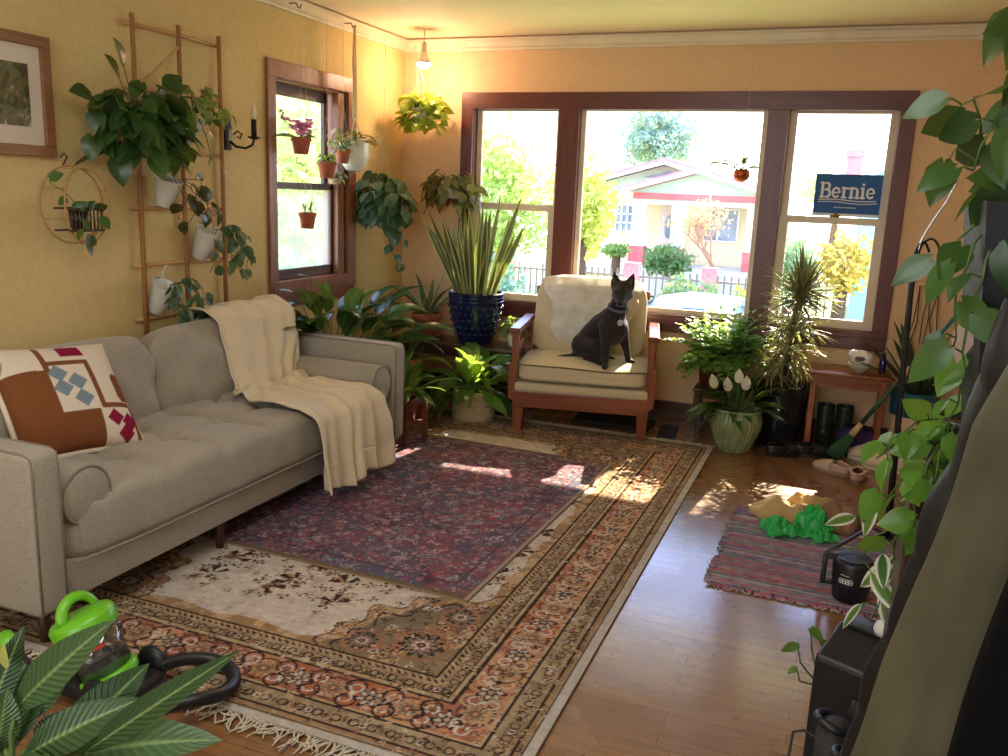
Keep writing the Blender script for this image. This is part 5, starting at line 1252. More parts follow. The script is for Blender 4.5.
for i in range(46): a = rng.uniform(0, 6.28); tl = rng.uniform(.1, 1.1); lf.leaf((.01*math.cos(a), .01*math.sin(a), .36), V((math.cos(a)*math.sin(tl), math.sin(a)*math.sin(tl), math.cos(tl))), rng.uniform(.16, .28), .011, strap, V((0, 0, 1)), .1, rng.uniform(.1, .5), 5)
fol(T, lf, None, LM_dk)
# fern on a maroon stand
T = thing('fern_stand', 'tall maroon painted pot stand carrying the fern beside the armchair', 'plant stand', (-.72, 5.84, 0))
for x in (-.11, .11):
    for y in (-.11, .11): MB().box(x-.016, x+.016, y-.016, y+.016, 0, .30).build('leg', M_dkwood, T, smooth=False)
MB().rbox(-.135, .135, -.135, .135, .30, .325, .004, 2).build('shelf', M_dkwood, T, smooth=False)
T = thing('fern', 'lush bright green fern in a maroon pot under the big window', 'potted plant', (-.72, 5.84, .326)); rng = random.Random(51)
pot_round(T, 'pot', M_maroon, [(0, 0), (.10, 0), (.115, .02), (.135, .2), (.14, .24), (.132, .24), (.125, .21), (0, .2)], 32, soil=(.12, .215))
lf, st = MB(), MB()
for i in range(104):
    a = rng.uniform(0, 6.28); tl = rng.uniform(.15, 1.25); d = V((math.cos(a)*math.sin(tl), math.sin(a)*math.sin(tl), math.cos(tl))); L = rng.uniform(.17, .36)
    pts, e = bend((.04*math.cos(a), .04*math.sin(a), .20), d, L, .9*tl+.15, 9); st.tube(pts, .0018, 4)
    for k in range(2, 10):
        q = pts[k]; t_ = (pts[k]-pts[k-1]).normalized(); sd = t_.cross(V((0, 0, 1))); sd = sd.normalized() if sd.length > .05 else V((1, 0, 0))
        for s in (-1, 1):
            l = .062*math.sin(PI*(.12+.8*k/10))+.012; lf.leaf(q, (sd*s+t_*.55+V((0, 0, rng.gauss(.05, .15)))).normalized(), l, l*.56, oval, V((0, 0, 1)), .1, .5, 3, rng.gauss(0, .3))
    lf.leaf(pts[-1], e, .04, .02, oval, V((0, 0, 1)), .1, .3, 3)
fol(T, lf, st, LM_fern)
# flowering peace lily in the green pot
T = thing('flowering_lily', 'white-flowered peace lily in a ribbed pale green glazed pot on the floor by the window', 'potted plant', (-.53, 5.47, 0)); rng = random.Random(53)
b = MB(); b.lathe([(0, 0), (.085, 0), (.095, .008), (.12, .06), (.155, .16), (.160, .20), (.150, .245), (.143, .26), (.156, .27), (.158, .282), (.146, .286), (.138, .27), (.13, .24), (0, .235)], 144, rib=.022, ribn=36); b.build('pot', M_potgreen, T)
MB().lathe([(0, .25), (.135, .245)], 24).build('soil', M_soil, T)
lf, st, sp_ = MB(), MB(), MB(); lily(lf, st, (0, 0, .24), 52, (.06, .16), (.16, .24), .23, rng, (.1, 1.15), (.4, 1.2)); lily(lf, st, (0, 0, .24), 14, (.10, .16), (.2, .26), .2, rng, (.8, 1.2), (.6, 1.2), azs=(2.2, 4.4))
for (x, z, tw) in ((-.06, .40, -.2), (.0, .46, .1), (.045, .42, .3), (-.14, .41, -.9)):
    st.tube([(x*.2, -.02, .24), (x*.7, -.06, .34), (x, -.09, z)], .003, 5); sp_.leaf((x, -.09, z), V((.25*tw, -.25, 1)), .105, .058, lambda t: [.5, .9, 1, .9, .66, .34, .0][round(t*6)], V((0, -1, .2)), -.35, -.2, 6)
fol(T, lf, st, LM_lily); sp_.build('flower', M_spathe, T, colattr=True)
# dracaena in the black pot
T = thing('dracaena', 'spiky pale dracaena with two shaggy heads in a large black glazed pot', 'potted plant', (-.29, 5.80, 0)); rng = random.Random(55)
pot_round(T, 'pot', M_blackpot, [(0, 0), (.125, 0), (.135, .01), (.155, .15), (.175, .32), (.19, .385), (.192, .41), (.18, .415), (.172, .39), (0, .37)], 40, soil=(.17, .385))
st, lf = MB(), MB(); st.tube([(0, 0, .38), (.01, -.01, .6), (.03, -.02, .82), (.05, -.02, 1.02)], [.017, .015, .014, .012], 8); st.tube([(.02, -.02, .38), (.05, -.05, .5), (.02, -.10, .62)], [.014, .012, .011], 8)
def head(c, n, L, tmin, tmax, w=.013, droop=(.3, 1.5)):
    c = V(c)
    for i in range(n):
        a = rng.uniform(0, 6.28); tl = rng.uniform(tmin, tmax); d = V((math.cos(a)*math.sin(tl), math.sin(a)*math.sin(tl), math.cos(tl))); lf.leaf(c+V((0, 0, rng.uniform(-.09, .03))), d, L*rng.uniform(.7, 1.15), w, strap, V((-d.x, -d.y, 1)), .3, rng.uniform(*droop)*max(.15, math.sin(tl)), 7, rng.gauss(0, .3))
head((.05, -.02, 1.01), 330, .28, .05, 1.95, w=.0135, droop=(.1, .6)); head((.03, -.04, .80), 105, .29, .5, 1.9, w=.014, droop=(.4, 1.6)); head((.02, -.10, .64), 80, .28, .6, 2.2, w=.014, droop=(.8, 2.2)); head((-.08, -.08, .56), 40, .26, .8, 2.0, w=.0115)
fol(T, lf, st, LM_drac, M_brownstem)
# ------------------------------------------------------------------ side table and what stands around it
M_tab = wood('chestnut_table', (150, 84, 44), (116, 60, 30), .35, 0); M_tabz = wood('chestnut_leg', (150, 84, 44), (116, 60, 30), .35, 2)
T = thing('side_table', 'small reddish wooden side table under the window beside the black pot', 'table', (.115, 5.86, 0))
MB().rbox(-.255, .235, -.16, .17, .505, .53, .006, 2).build('tabletop', M_tab, T, auto=40)
for x in (-.215, .195):
    for y in (-.125, .135): MB().box(x-.018, x+.018, y-.018, y+.018, 0, .505).build('leg', M_tabz, T, smooth=False, bevel=.003)
b = MB(); b.box(-.215, .195, -.138, -.12, .43, .505); a_ = b.build('apron', M_tab, T, smooth=False)
b = MB()
for i in range(11):
    x = -.175+.034*i; b.tube([(x+.012*math.cos(t_), -.141, .468+.018*math.sin(t_)) for t_ in [2*PI*k/10 for k in range(11)]], .0035, 5, False)
b.build('carved_lattice', M_tab, a_); MB().box(-.215, .195, .12, .135, .43, .505).build('apron', M_tab, T, smooth=False)
T = thing('bowl', 'pale greenish bowl on the side table holding the white shell', 'bowl', (.165, 5.80, .531))
b = MB(); b.lathe([(0, 0), (.03, 0), (.032, .006), (.06, .03), (.078, .062), (.074, .062), (.055, .03), (0, .01)], 36); b.build('bowl_body', mat('celadon', (186, 184, 160), (170, 168, 142), 6, .3), T)
T = thing('shell', 'white knobbly conch shell lying in the bowl on the side table', 'shell', (.175, 5.79, .578))
b = MB(); b.bm((lambda bm: (bmesh.ops.create_icosphere(bm, subdivisions=4, radius=1), [setattr(q, 'co', V((q.co.x*.072*(1-.25*q.co.x), q.co.y*.052, q.co.z*.048))*(1+.16*mnoise.noise(q.co*2.2)+.10*max(0, math.cos(9*math.atan2(q.co.z, q.co.y)))*(q.co.x > -.2))) for q in bm.verts], bm)[2])(bmesh.new()), Matrix.Translation((0, 0, .045)) @ Matrix.Rotation(.35, 4, 'Y')); b.build('shell_body', mat('white_shell', (238, 230, 222), (220, 206, 200), 12, .4), T)
b = MB(); b.bm(cush((-.02, -.05, .05), .03, .008, .014, 3, 6)); b.build('shell_opening', mat('shell_pink', (90, 66, 64), None, rough=.5), T)
T = thing('bottle', 'slim dark blue bottle at the end of the side table', 'bottle', (.295, 5.86, .531)); b = MB(); b.lathe([(0, 0), (.02, 0), (.022, .004), (.022, .085), (.012, .105), (.0, .105)], 20); b.build('bottle_glass', mat('cobalt', (30, 34, 90), None, rough=.1), T)
b = MB(); b.lathe([(0, .10), (.013, .10), (.013, .13), (0, .13)], 16); b.build('cap', M_black, T)
# rain boots
M_boot = mat('dark_green_rubber', (30, 44, 36), (22, 32, 28), 8, .35)
def boot(label, loc, rz):
    T = thing('rain_boot', label, 'boot', loc, rz)
    b = MB()
    def bf(u, v):
        a = 2*PI*u; z = .02+.27*v; w = .045+.008*v; f = max(0, 1-v*3.2); x = w*math.cos(a)*(1+.0*f)+(.15*f**.8 if math.cos(a) > 0 else 0)*abs(math.cos(a)); return V((x, w*math.sin(a)*(1-.1*f), z*(1 if v > .31 else 1)))
    b.grid(bf, 28, 22, closeu=True); b.build('shaft', M_boot, T, solid=.004)
    b = MB(); b.grid(lambda u, v: V(((.055+.0)*math.cos(2*PI*u)+(.15*abs(math.cos(2*PI*u)) if math.cos(2*PI*u) > 0 else 0), .05*math.sin(2*PI*u), .022*v)), 28, 2, closeu=True); n_ = 28; b.f.append(tuple(range(n_-1, -1, -1))); b.f.append(tuple(range(n_, 2*n_))); b.mi += [0, 0]; b.build('sole', M_black, T, smooth=False)
boot('dark green rain boot under the side table, the one nearer the black pot', (-.005, 5.86, 0), -1.5); boot('dark green rain boot under the side table, the one nearer the broom', (.11, 5.88, 0), -1.35)
# shoes
def shoe(name, label, cat, loc, rz, L, m, msole, low=True, strap=False, lace=None, group=None):
    T = thing(name, label, cat, loc, rz, group); hw = lambda t: L*(.20*math.sin(PI*min(1, max(0, .06+.94*t)))**.45*(1-.22*max(0, (t-.35))/.65))
    b = MB(); n_ = 20; ring = [(L*(t-.5), s*hw(t)) for s, ts in ((1, [i/n_ for i in range(n_+1)]), (-1, [i/n_ for i in range(n_, -1, -1)])) for t in ts]
    vs = [V((x, y, z)) for z in (0, .026) for x, y in ring]; k = len(ring); b.add(vs, [tuple(range(k-1, -1, -1)), tuple(range(k, 2*k))]+[(i, (i+1) % k, (i+1) % k+k, i+k) for i in range(k)]); b.build('sole', msole, T, smooth=False, bevel=.004)
    top = .32 if low else .42; tE = .56
    def up(u, v):
        t = tE*v; a = PI*u; h = .026+L*top*(math.sin(PI/2*min(1, (.10+t)/.6))**.8)*.72; w = hw(t)*.97; return V((L*(t-.5), w*math.cos(a), .02+(h-.02)*abs(math.sin(a))**.7))
    b = MB(); b.grid(up, 22, 18); b.build('upper', m, T, solid=.004)
    def hl(u, v):
        a = -PI/2*1.0+PI*u; t0 = .52; ts = t0+(1-t0)*math.cos(a)**.6 if math.cos(a) > 0 else t0; x = L*(ts-.5)*.985; y = hw(min(.985, ts))*.97*(1 if u > .5 else -1) if abs(math.sin(a)) > .02 else 0
        y = math.sin(a)*hw(.6)*.98; hh = L*(.20 if low else .30)*(1-.25*math.cos(a)*0); return V((x, y, .024+hh*v))
    b = MB(); b.grid(hl, 22, 5); b.build('heel_counter', m, T, solid=.005)
    MB().add([V((L*(t-.5), s*hw(t)*.85, .03)) for t in [.35+.06*i for i in range(11)] for s in (-1, 1)], [(2*i, 2*i+1, 2*i+3, 2*i+2) for i in range(10)]).build('insole', mat(name+'_insole', (70, 56, 48), None, rough=.9), T)
    if strap: b = MB(); b.tube([(L*.08+L*.44*math.sin(a)*1.0, hw(.6)*1.03*math.cos(a), .075-.012*math.sin(a)) for a in [PI*i/12 for i in range(13)]], .011, 6, flat=.35, hint=(0, 0, 1)); b.build('heel_strap', m, T)
    if lace:
        b = MB()
        for i in range(5):
            t = .30+.05*i; z = .026+L*top*(math.sin(PI/2*min(1, (.10+t)/.6))**.8)*.72+.004; b.tube([(L*(t-.5), -.022, z-.004), (L*(t-.49), 0, z), (L*(t-.5), .022, z-.004)], .003, 5)
        b.build('lace', lace, T)
M_clog = mat('taupe_foam', (190, 162, 140), (174, 146, 124), 20, .6); M_clogs = mat('taupe_sole', (140, 114, 96), None, rough=.7)
shoe('clog', 'taupe foam clog lying sideways to the window, toe towards the black pot', 'shoe', (.065, 5.28, 0), math.radians(-32)+0*PI, .23, M_clog, M_clogs, strap=True)
shoe('clog', 'taupe foam clog seen from its heel beside its twin', 'shoe', (.215, 5.22, 0), math.radians(-100), .23, M_clog, M_clogs, strap=True)
M_snk = mat('cream_leather', (216, 200, 172), (204, 186, 156), 14, .6); M_snks = mat('white_sole', (224, 214, 196), None, rough=.6)
shoe('sneaker', 'cream sneaker nearest the purple bag behind the clogs', 'shoe', (.29, 5.66, 0), math.radians(-14), .27, M_snk, M_snks, False, lace=M_rail)
shoe('sneaker', 'cream sneaker partly hidden by the vine leaves behind the clogs', 'shoe', (.37, 5.50, 0), math.radians(-10), .27, M_snk, M_snks, False, lace=M_rail)
shoe('black_shoe', 'black shoe in the shadow before the side table leg', 'shoe', (-.06, 5.60, 0), math.radians(-160), .26, M_black, M_black); shoe('black_shoe', 'black shoe in the shadow at the foot of the black pot', 'shoe', (-.22, 5.52, 0), math.radians(-145), .26, M_black, M_black)
T = thing('purple_bag', 'slumped dark purple cloth bag on the floor under the broom', 'bag', (.21, 5.80, 0))
b = MB(); b.bm(cush((0, 0, .085), .13, .07, .085, 3, 14, .1, None, lambda w_, x, y, z: w_*(1+.14*mnoise.noise(V((x*2.5, y*2.5, z*2.5)))))); b.build('bag_body', mat('purple_cloth', (62, 34, 96), (48, 26, 76), 20, .9, bump=.3, bscale=90), T)
b = MB(); b.tube([(-.05, -.03, .14), (-.03, -.06, .2), (.02, -.06, .205), (.05, -.03, .15)], .006, 6); b.build('strap', mat('purple_strap', (46, 26, 70), None, rough=.9), T)
# broom
T = thing('broom', 'green-handled broom leaning across the side table towards the window corner', 'broom', (.09, 5.60, .0)); A = V((.0, .0, .055)); B = V((.69, .02, 1.19)); d = (B-A)
M_gr = mat('green_paint', (44, 84, 58), (34, 68, 48), 9, .4); M_teal = mat('teal_paint', (36, 96, 92), None, rough=.4); M_ferr = mat('pale_wood_ferrule', (206, 170, 130), None, rough=.5)
b = MB(); b.tube([A+d*.16, A+d*.45], [.014, .0135], 10); b.tube([A+d*.5, A+d], [.013, .012], 10, mi=1); b.build('handle', [M_gr, M_teal], T)
b = MB(); b.tube([A+d*.10, A+d*.17], [.022, .017], 12); b.build('ferrule', M_ferr, T); b = MB(); b.tube([A+d*.445, A+d*.505], [.0155, .015], 10); b.build('collar', M_ferr, T)
b = MB(); b.tube([A-d*.035, A+d*.03, A+d*.11], [.058, .045, .024], 14, flat=.55, hint=(0, 1, 0)); b.build('brush', mat('green_bristles', (50, 96, 56), (30, 66, 40), 160, .9, bump=.7, bscale=200), T)
# agave in teal and beige pot
T = thing('aloe', 'dark sword-leaved plant in a beige pot with teal rim beyond the side table', 'potted plant', (.50, 5.80, 0)); rng = random.Random(61)
pot_round(T, 'pot', mat('beige_pot', (206, 184, 146), (190, 166, 128), 9, .6), [(0, 0), (.10, 0), (.115, .01), (.13, .22), (.13, .38), (0, .38)], 32); b = MB(); b.lathe([(.131, .30), (.137, .31), (.142, .45), (.13, .455), (.12, .42), (0, .41)], 32); b.build('pot_rim', mat('teal_glaze', (28, 92, 104), (20, 74, 88), 7, .3), T)
lf = MB()
for i in range(17): a = i*2.4; tl = .25+.055*i; dd = V((math.cos(a)*math.sin(tl), math.sin(a)*math.sin(tl)*.6, math.cos(tl))); lf.leaf((.03*math.cos(a), .03*math.sin(a), .42), dd, rng.uniform(.34, .52), .06, sword, V((-dd.x, -dd.y, 1)), .3, rng.uniform(.1, .6), 8)
fol(T, lf, None, leafmat('dark_aloe_leaves', (30, 56, 40), (52, 82, 56), rough=.4, trans=.1))
# ledge with leashes
T = thing('hook_ledge', 'small pale wooden hook ledge on the window wall near the right corner', 'shelf', (.50, YB-.005, 1.10)); MB().rbox(-.07, .09, -.06, 0, -.015, .012, .004, 2).build('board', M_ferr, T, smooth=False)
for x in (-.04, .02, .07): b = MB(); b.tube([(x, -.03, -.015), (x, -.035, -.05), (x, -.05, -.055), (x, -.06, -.04)], .003, 6); b.build('hook', M_iron, T)
for i, (x, L, lab) in enumerate(((-.04, .40, 'long black dog leash with a doubled strap hanging from the wooden hook ledge'), (.02, .33, 'short black strap hanging in the middle of the wooden hook ledge'), (.07, .36, 'black folded umbrella-like strap bundle hanging at the corner end of the hook ledge'))):
    b = MB(); o = .012; b.tube([(0, -.0, -.0), (-o-.01*i, 0, -L*.5), (-.05+.03*i, 0, -L), (-.03+.03*i, 0, -L-.01), (o, 0, -L*.5), (0, 0, 0)], .007, 6, flat=.5); q = b.build('leash', M_black, loc=(0, 0, 0)); q.location = (.50+x, YB-.055, 1.052); tag(q, lab, 'leash')

# ---- shepherd-hook pole
T = thing('plant_hook_pole', 'tall black metal pole with curved hooks standing by the trailing vines', 'pole', (.338, 4.24, .012))
W = lambda x, y, z: V((x-.338, y-4.24, z-.012))
b = MB(); b.tube([W(.338, 4.24, .012), W(.322, 4.26, .45), W(.303, 4.28, .9), W(.292, 4.295, 1.2), W(.297, 4.3, 1.33)], [.0125, .012, .012, .0115, .0115], 10); b.tube(cat([W(.322, 4.28, .1), W(.306, 4.29, .6), W(.286, 4.30, 1.1), W(.284, 4.3, 1.32), W(.30, 4.3, 1.40), W(.322, 4.3, 1.41), W(.345, 4.3, 1.37)]), .0055, 8); b.build('pole', M_iron, T)
b = MB(); b.tube(cat([W(.299, 4.3, 1.33), W(.302, 4.3, 1.40), W(.318, 4.3, 1.455), W(.355, 4.3, 1.54), W(.385, 4.3, 1.60), W(.411, 4.3, 1.68)]), .0055, 8); b.build('hook_arm', M_chrome, T)
b = MB(); b.tube(cat([W(.297, 4.3, 1.33), W(.31, 4.29, 1.40), W(.345, 4.28, 1.43), (W(.375, 4.27, 1.40)), W(.385, 4.27, 1.35)]), .005, 8); b.build('hook_arm', M_iron, T)
b = MB(); b.lathe([(.016, -.02), (.016, .02)], 14, c=W(.296, 4.3, 1.29)); b.build('collar', M_chrome, T)
b = MB()
for a in range(4): b.tube([(0, 0, .035), (.12*math.cos(a*PI/2+.5), .12*math.sin(a*PI/2+.5), .012)], .007, 6)
b.build('foot', M_iron, T)

# ---- rag rug
t = NT('rag_weave'); co_ = t.co(); sx_ = t.add('ShaderNodeSeparateXYZ'); t.link(co_, sx_.inputs[0])
wob = t.noise(t.co((3, 6, 1)), 4, 2)
yy = t.math('ADD', sx_.outputs[1], t.math('MULTIPLY', wob, .012))
row = t.math('FLOOR', t.math('MULTIPLY', yy, 62)); seg = t.math('FLOOR', t.math('MULTIPLY', sx_.outputs[0], 34))
wn = t.add('ShaderNodeTexWhiteNoise'); wn.noise_dimensions = '1D'; t.link(row, wn.inputs['W'])
wn2 = t.add('ShaderNodeTexWhiteNoise'); wn2.noise_dimensions = '2D'; cb = t.add('ShaderNodeCombineXYZ'); t.link(row, cb.inputs[0]); t.link(seg, cb.inputs[1]); t.link(cb.outputs[0], wn2.inputs['Vector'])
pal_ = [(0, (190, 84, 92)), (.08, (120, 150, 140)), (.17, (204, 84, 112)), (.23, (92, 92, 150)), (.30, (190, 184, 180)), (.40, (132, 106, 140)), (.47, (104, 140, 116)), (.54, (150, 132, 164)), (.61, (96, 110, 150)), (.71, (226, 196, 110)), (.75, (120, 122, 142)), (.83, (200, 90, 130)), (.90, (180, 172, 172))]
cA = t.ramp(wn.outputs['Value'], [(a, lin(c)) for a, c in pal_], 'CONSTANT'); cB = t.ramp(wn2.outputs['Value'], [(a, lin(c)) for a, c in pal_], 'CONSTANT')
c_ = t.mix(.30, cA, cB); c_ = t.mix(.05, c_, (1, 1, 1, 1)); nb = t.noise(t.co((60, 140, 60)), 2, 3); c_ = t.mix(t.math('MULTIPLY', nb, .45), c_, t.mix(.6, c_, (.02, .015, .03, 1)))
t.pbr(c_, .95, 0, t.bump(nb, .9, .008), .1); M_rag = t.m
T = thing('rag_rug', 'small multicoloured striped rag rug on the wood floor beside the shoes', 'rug', (-.005, 3.90, 0), -.02)
b = MB(); rr = random.Random(4)
def rg(u, v): x = -.36+.72*u; y = -.49+.98*v; return V((x, y, .008+.003*math.sin(y*300)+.003*mnoise.noise(V((x*20, y*20, 0)))))
b.grid(rg, 60, 200); b.build('woven_rags', M_rag, T); MB().box(-.36, .36, -.49, .49, .0005, .007).build('rug_backing', mat('rag_edge', (110, 84, 96), None, rough=.95), T, smooth=False)
b = MB()
for i in range(150):
    x = -.36+.72*i/149; b.mi; s = -1; p = V((x, -.488, .007)); a = rr.gauss(0, .5); L = rr.uniform(.025, .05); b.tube([p, p+V((math.sin(a)*L*.5, -L*.5, .002)), p+V((math.sin(a+rr.gauss(0, .4))*L, -L, -.003))], [.005, .0045, .003], 5)
for i in range(60): p = V((-.358, -.48+.97*i/59, .007)); a = rr.gauss(0, .5); L = rr.uniform(.01, .035); b.tube([p, p+V((-L, math.sin(a)*L, -.002))], [.005, .004], 5)
b.build('fringe', M_rag, T)

# ---- clothes and green plastic on the rug
M_khk = fabric('khaki_cotton', (196, 166, 116), (176, 146, 98), 240); M_khk2 = fabric('brown_cotton', (150, 118, 82), (128, 98, 66), 240)
def heap(name, label, cat, c, sx, sy, h, m, seed, rot=0, solid=.004, ridge=.55):
    T = thing(name, label, cat, c, rot); b = MB(); o = V((seed*3.1, seed*1.7, 0))
    def f(u, v):
        x, y = 2*u-1, 2*v-1; a = math.atan2(y, x); r = max(abs(x), abs(y)); k = r/max(1e-6, math.hypot(x, y)); x, y = x*k, y*k
        lim = .78+.30*mnoise.noise(V((math.cos(a)*1.3, math.sin(a)*1.3, seed))); q = V((x*2.4, y*2.4, seed))
        rdg = math.sin(7*(x*math.cos(seed)+y*math.sin(seed))+3.2*mnoise.noise(q*.55)); rdg2 = mnoise.noise(q*.6+V((3, 1, 0)))
        z = h*max(0, 1-r**3)**.5*max(.12, .68+.13*rdg+.40*rdg2)+.010*mnoise.noise(q*2.5)*(1-r)
        return V((x*lim*sx+.02*mnoise.noise(q*1.5), y*lim*sy, max(.003, z)+.004*(1-r)))
    b.grid(f, 70, 70); b.build('fabric', m, T, solid=solid); return T
heap('trousers', 'crumpled khaki trousers in a pile on the rag rug, sunlit end', 'clothes', (-.16, 4.35, .012), .20, .15, .11, M_khk, 3, .2)
heap('jacket', 'crumpled brown cotton garment piled beside the khaki trousers under the shoes', 'clothes', (.10, 4.33, .012), .15, .16, .15, M_khk2, 8, -.5)
heap('cloth_bag', 'tan rolled cloth lying behind the brown garment on the rag rug', 'clothes', (-.02, 4.48, .012), .17, .10, .12, M_khk, 12, .1)
t = NT('green_plastic'); p_ = t.add('ShaderNodeBsdfPrincipled'); p_.inputs['Base Color'].default_value = lin((70, 205, 112)); p_.inputs['Roughness'].default_value = .25
tr_ = t.add('ShaderNodeBsdfTranslucent', Color=lin((60, 220, 110))); m_ = t.add('ShaderNodeMixShader'); m_.inputs[0].default_value = .5; t.link(p_.outputs[0], m_.inputs[1]); t.link(tr_.outputs[0], m_.inputs[2]); t.link(m_.outputs[0], t.out.inputs[0]); M_gp = t.m
T = thing('plastic_bag', 'crinkled bright green plastic bag in front of the khaki trousers on the rag rug', 'bag', (-.05, 4.13, .012))
b = MB()
def gp(cx, cy, sx, sy, h, seed, rot=0):
    def f(u, v):
        x, y = 2*u-1, 2*v-1; q = V((x*2.6, y*2.6, seed)); r = max(abs(x), abs(y)); z = h*max(0, 1-r*r*.95)**.5*(.62+.28*math.sin(6*(x*math.cos(seed)+y*math.sin(seed))+4*mnoise.noise(q*.6))+.25*mnoise.noise(q*.9))+.012*abs(mnoise.noise(q*1.6)); p = Matrix.Rotation(rot, 3, 'Z') @ V((x*sx*(1+.3*mnoise.noise(q)), y*sy*(1+.3*mnoise.noise(q+V((5, 0, 0)))), 0)); return V((cx+p.x, cy+p.y, max(.004, z)))
    b.grid(f, 44, 44)
gp(-.10, -.04, .065, .07, .10, 2, .5); gp(.05, .05, .07, .07, .15, 5, -.3); gp(.0, -.0, .10, .05, .06, 9, .1); gp(.09, -.02, .06, .06, .07, 12, .6)
b.build('plastic_sheet', M_gp, T, smooth=True)

# ---- black can-shaped pot with a long flat handle
T = thing('watering_can', 'squat black can with white round print and long flat handle on the rag rug', 'watering can', (.170, 3.50, .012))
b = MB(); b.lathe([(0, 0), (.058, 0), (.066, .006), (.076, .09), (.078, .15), (.075, .165), (.068, .172), (0, .172)], 40); body = b.build('can_body', M_black, T, auto=50)
b = MB()
for r in (.066, .056, .046): b.lathe([(r-.004, .172), (r, .178), (r-.008, .178), (r-.010, .172)], 40)
b.lathe([(0, .177), (.036, .176), (.036, .170)], 32); b.build('lid', mat('black_lid', (34, 35, 40), None, rough=.3), T, auto=50)
b = MB(); b.rbox(-.118, -.098, -.018, .018, .05, .178, .005, 2); b.rbox(-.115, -.06, -.014, .014, .158, .176, .004, 2); b.rbox(-.115, -.06, -.014, .014, .05, .068, .004, 2); b.build('side_handle', M_black, T, auto=50)
b = MB(); b.tube([(-.108, 0, .176), (-.02, .10, .215), (.06, .19, .255)], [.009, .010, .010], 8, flat=.5); b.build('long_handle', M_black, T)
b = MB()
for i, a in enumerate((-2.15, -1.98, -1.81, -1.66)):
    cz_ = .098; R0 = .0775
    for rr_ in (.0085,):
        pts = [(R0*math.cos(a+rr_*math.cos(t_)/R0), R0*math.sin(a+rr_*math.cos(t_)/R0), cz_+rr_*1.15*math.sin(t_)) for t_ in [2*PI*k/14 for k in range(15)]]; b.tube(pts, .0015, 5, False)
    if i % 2: b.tube([(R0*math.cos(a-.08), R0*math.sin(a-.08), cz_), (R0*math.cos(a+.08), R0*math.sin(a+.08), cz_)], .0013, 5)
    else: b.tube([(R0*math.cos(a), R0*math.sin(a), cz_-.006), (R0*math.cos(a), R0*math.sin(a), cz_+.006)], .0013, 5)
b.tube([(.0775*math.cos(a), .0775*math.sin(a), .122) for a in [-2.2+.05*i for i in range(10)]], .0011, 5); b.build('white_print', M_signw, body)

# ---- black bin, boots, cutting
T = thing('bin', 'black plastic bin with oval hand hole in its lid before the hanging coats', 'bin', (.25, 2.345, 0), -.42)
b = MB(); b.prism([(-.10, 0), (.10, 0), (.10, .40), (.03, .40), (-.10, .345)], .36, Matrix.Translation((-.18, 0, 0)) @ Matrix(((0, 1, 0, 0), (1, 0, 0, 0), (0, 0, 1, 0), (0, 0, 0, 1)))); b.build('bin_body', M_black, T, smooth=False, bevel=.010)
b = MB(); b.rbox(-.165, .165, .02, .09, .40, .412, .005, 2); b.build('lid', mat('black_satin', (34, 35, 38), (24, 25, 28), 20, .45), T, auto=40)
b = MB(); b.tube([(.05+.045*math.cos(t_), -.04+.022*math.sin(t_), .376+.0095*math.sin(t_)) for t_ in [2*PI*k/20 for k in range(21)]], .006, 6, False); b.tube([(-.08+.014*math.cos(t_), .05+.007*math.sin(t_), .413) for t_ in [2*PI*k/14 for k in range(15)]], .003, 6, False); b.build('hand_hole', mat('hole_rim', (8, 8, 9), None, rough=.6), T)
o = MB(); o.lathe([(0, 0), (.03, .0), (.034, .012), (.028, .03), (.012, .04), (0, .04)], 24); o = o.build('white_cap', M_whitepot, loc=(0, 0, 0)); o.location = (.22, 2.40, .412); tag(o, 'small white round cap lying on the lid of the black bin', 'cap')
T = thing('power_cable', 'thin black cable curling out from behind the black bin onto the floor', 'cable', (.045, 2.3, .0)); b = MB(); b.tube([(.06, .0, .10), (.0, .03, .11), (-.03, .04, .09), (-.035, -.02, .03), (-.02, -.1, .006), (.02, -.18, .005)], .004, 8); b.build('cable_run', M_black, T)
def hikeboot(label, loc, rz):
    T = thing('hiking_boot', label, 'boot', loc, rz); m = mat('grey_boot', (58, 60, 62), (40, 42, 44), 18, .7, bump=.2, bscale=90)
    b = MB(); capsule_chain(b, [((-.07, 0, .055), .045), ((.03, 0, .062), .05), ((.10, 0, .07), .048), ((.11, 0, .27), .046)]); u_ = b.build('upper', m, T); fuse(u_, .007, 4)
    b = MB(); b.rbox(-.125, .155, -.05, .05, 0, .03, .012, 2); b.build('sole', M_black, T)
    b = MB(); b.tube([(.11+.044*math.cos(q), .044*math.sin(q), .30+.012*math.cos(q)) for q in [2*PI*k/20 for k in range(21)]], .011, 8, False); b.tube([(.075, 0, .24), (.06, 0, .31), (.055, 0, .345)], [.02, .026, .02], 8, flat=.35, hint=(1, 0, 0)); b.build('collar', M_black, T)
    b = MB()
    for k in range(8): z = .10+.026*k; x = .055+.002*k; b.tube([(x, -.03, z), (x-.022, 0, z+.008), (x, .03, z)], .0035, 5)
    b.tube([(.05, 0, .31), (.02, -.03, .335), (.03, -.05, .29)], .0035, 5); b.tube([(.05, 0, .31), (.025, .035, .34), (.035, .05, .3)], .0035, 5); b.build('lace', mat('grey_lace', (170, 172, 176), None, rough=.7), T)
hikeboot('dark grey laced boot standing by the front of the black bin', (.20, 2.15, .0), math.radians(215)); hikeboot('dark grey laced boot half hidden by the khaki coat', (.235, 2.02, 0), math.radians(220))
T = thing('vine_cutting', 'young vine with four leaves in a small pot behind the black bin', 'potted plant', (.125, 2.60, 0)); rng = random.Random(71)
pot_round(T, 'pot', M_blackpot, classic(.05, .09), 24, soil=(.04, .075)); lf, st = MB(), MB()
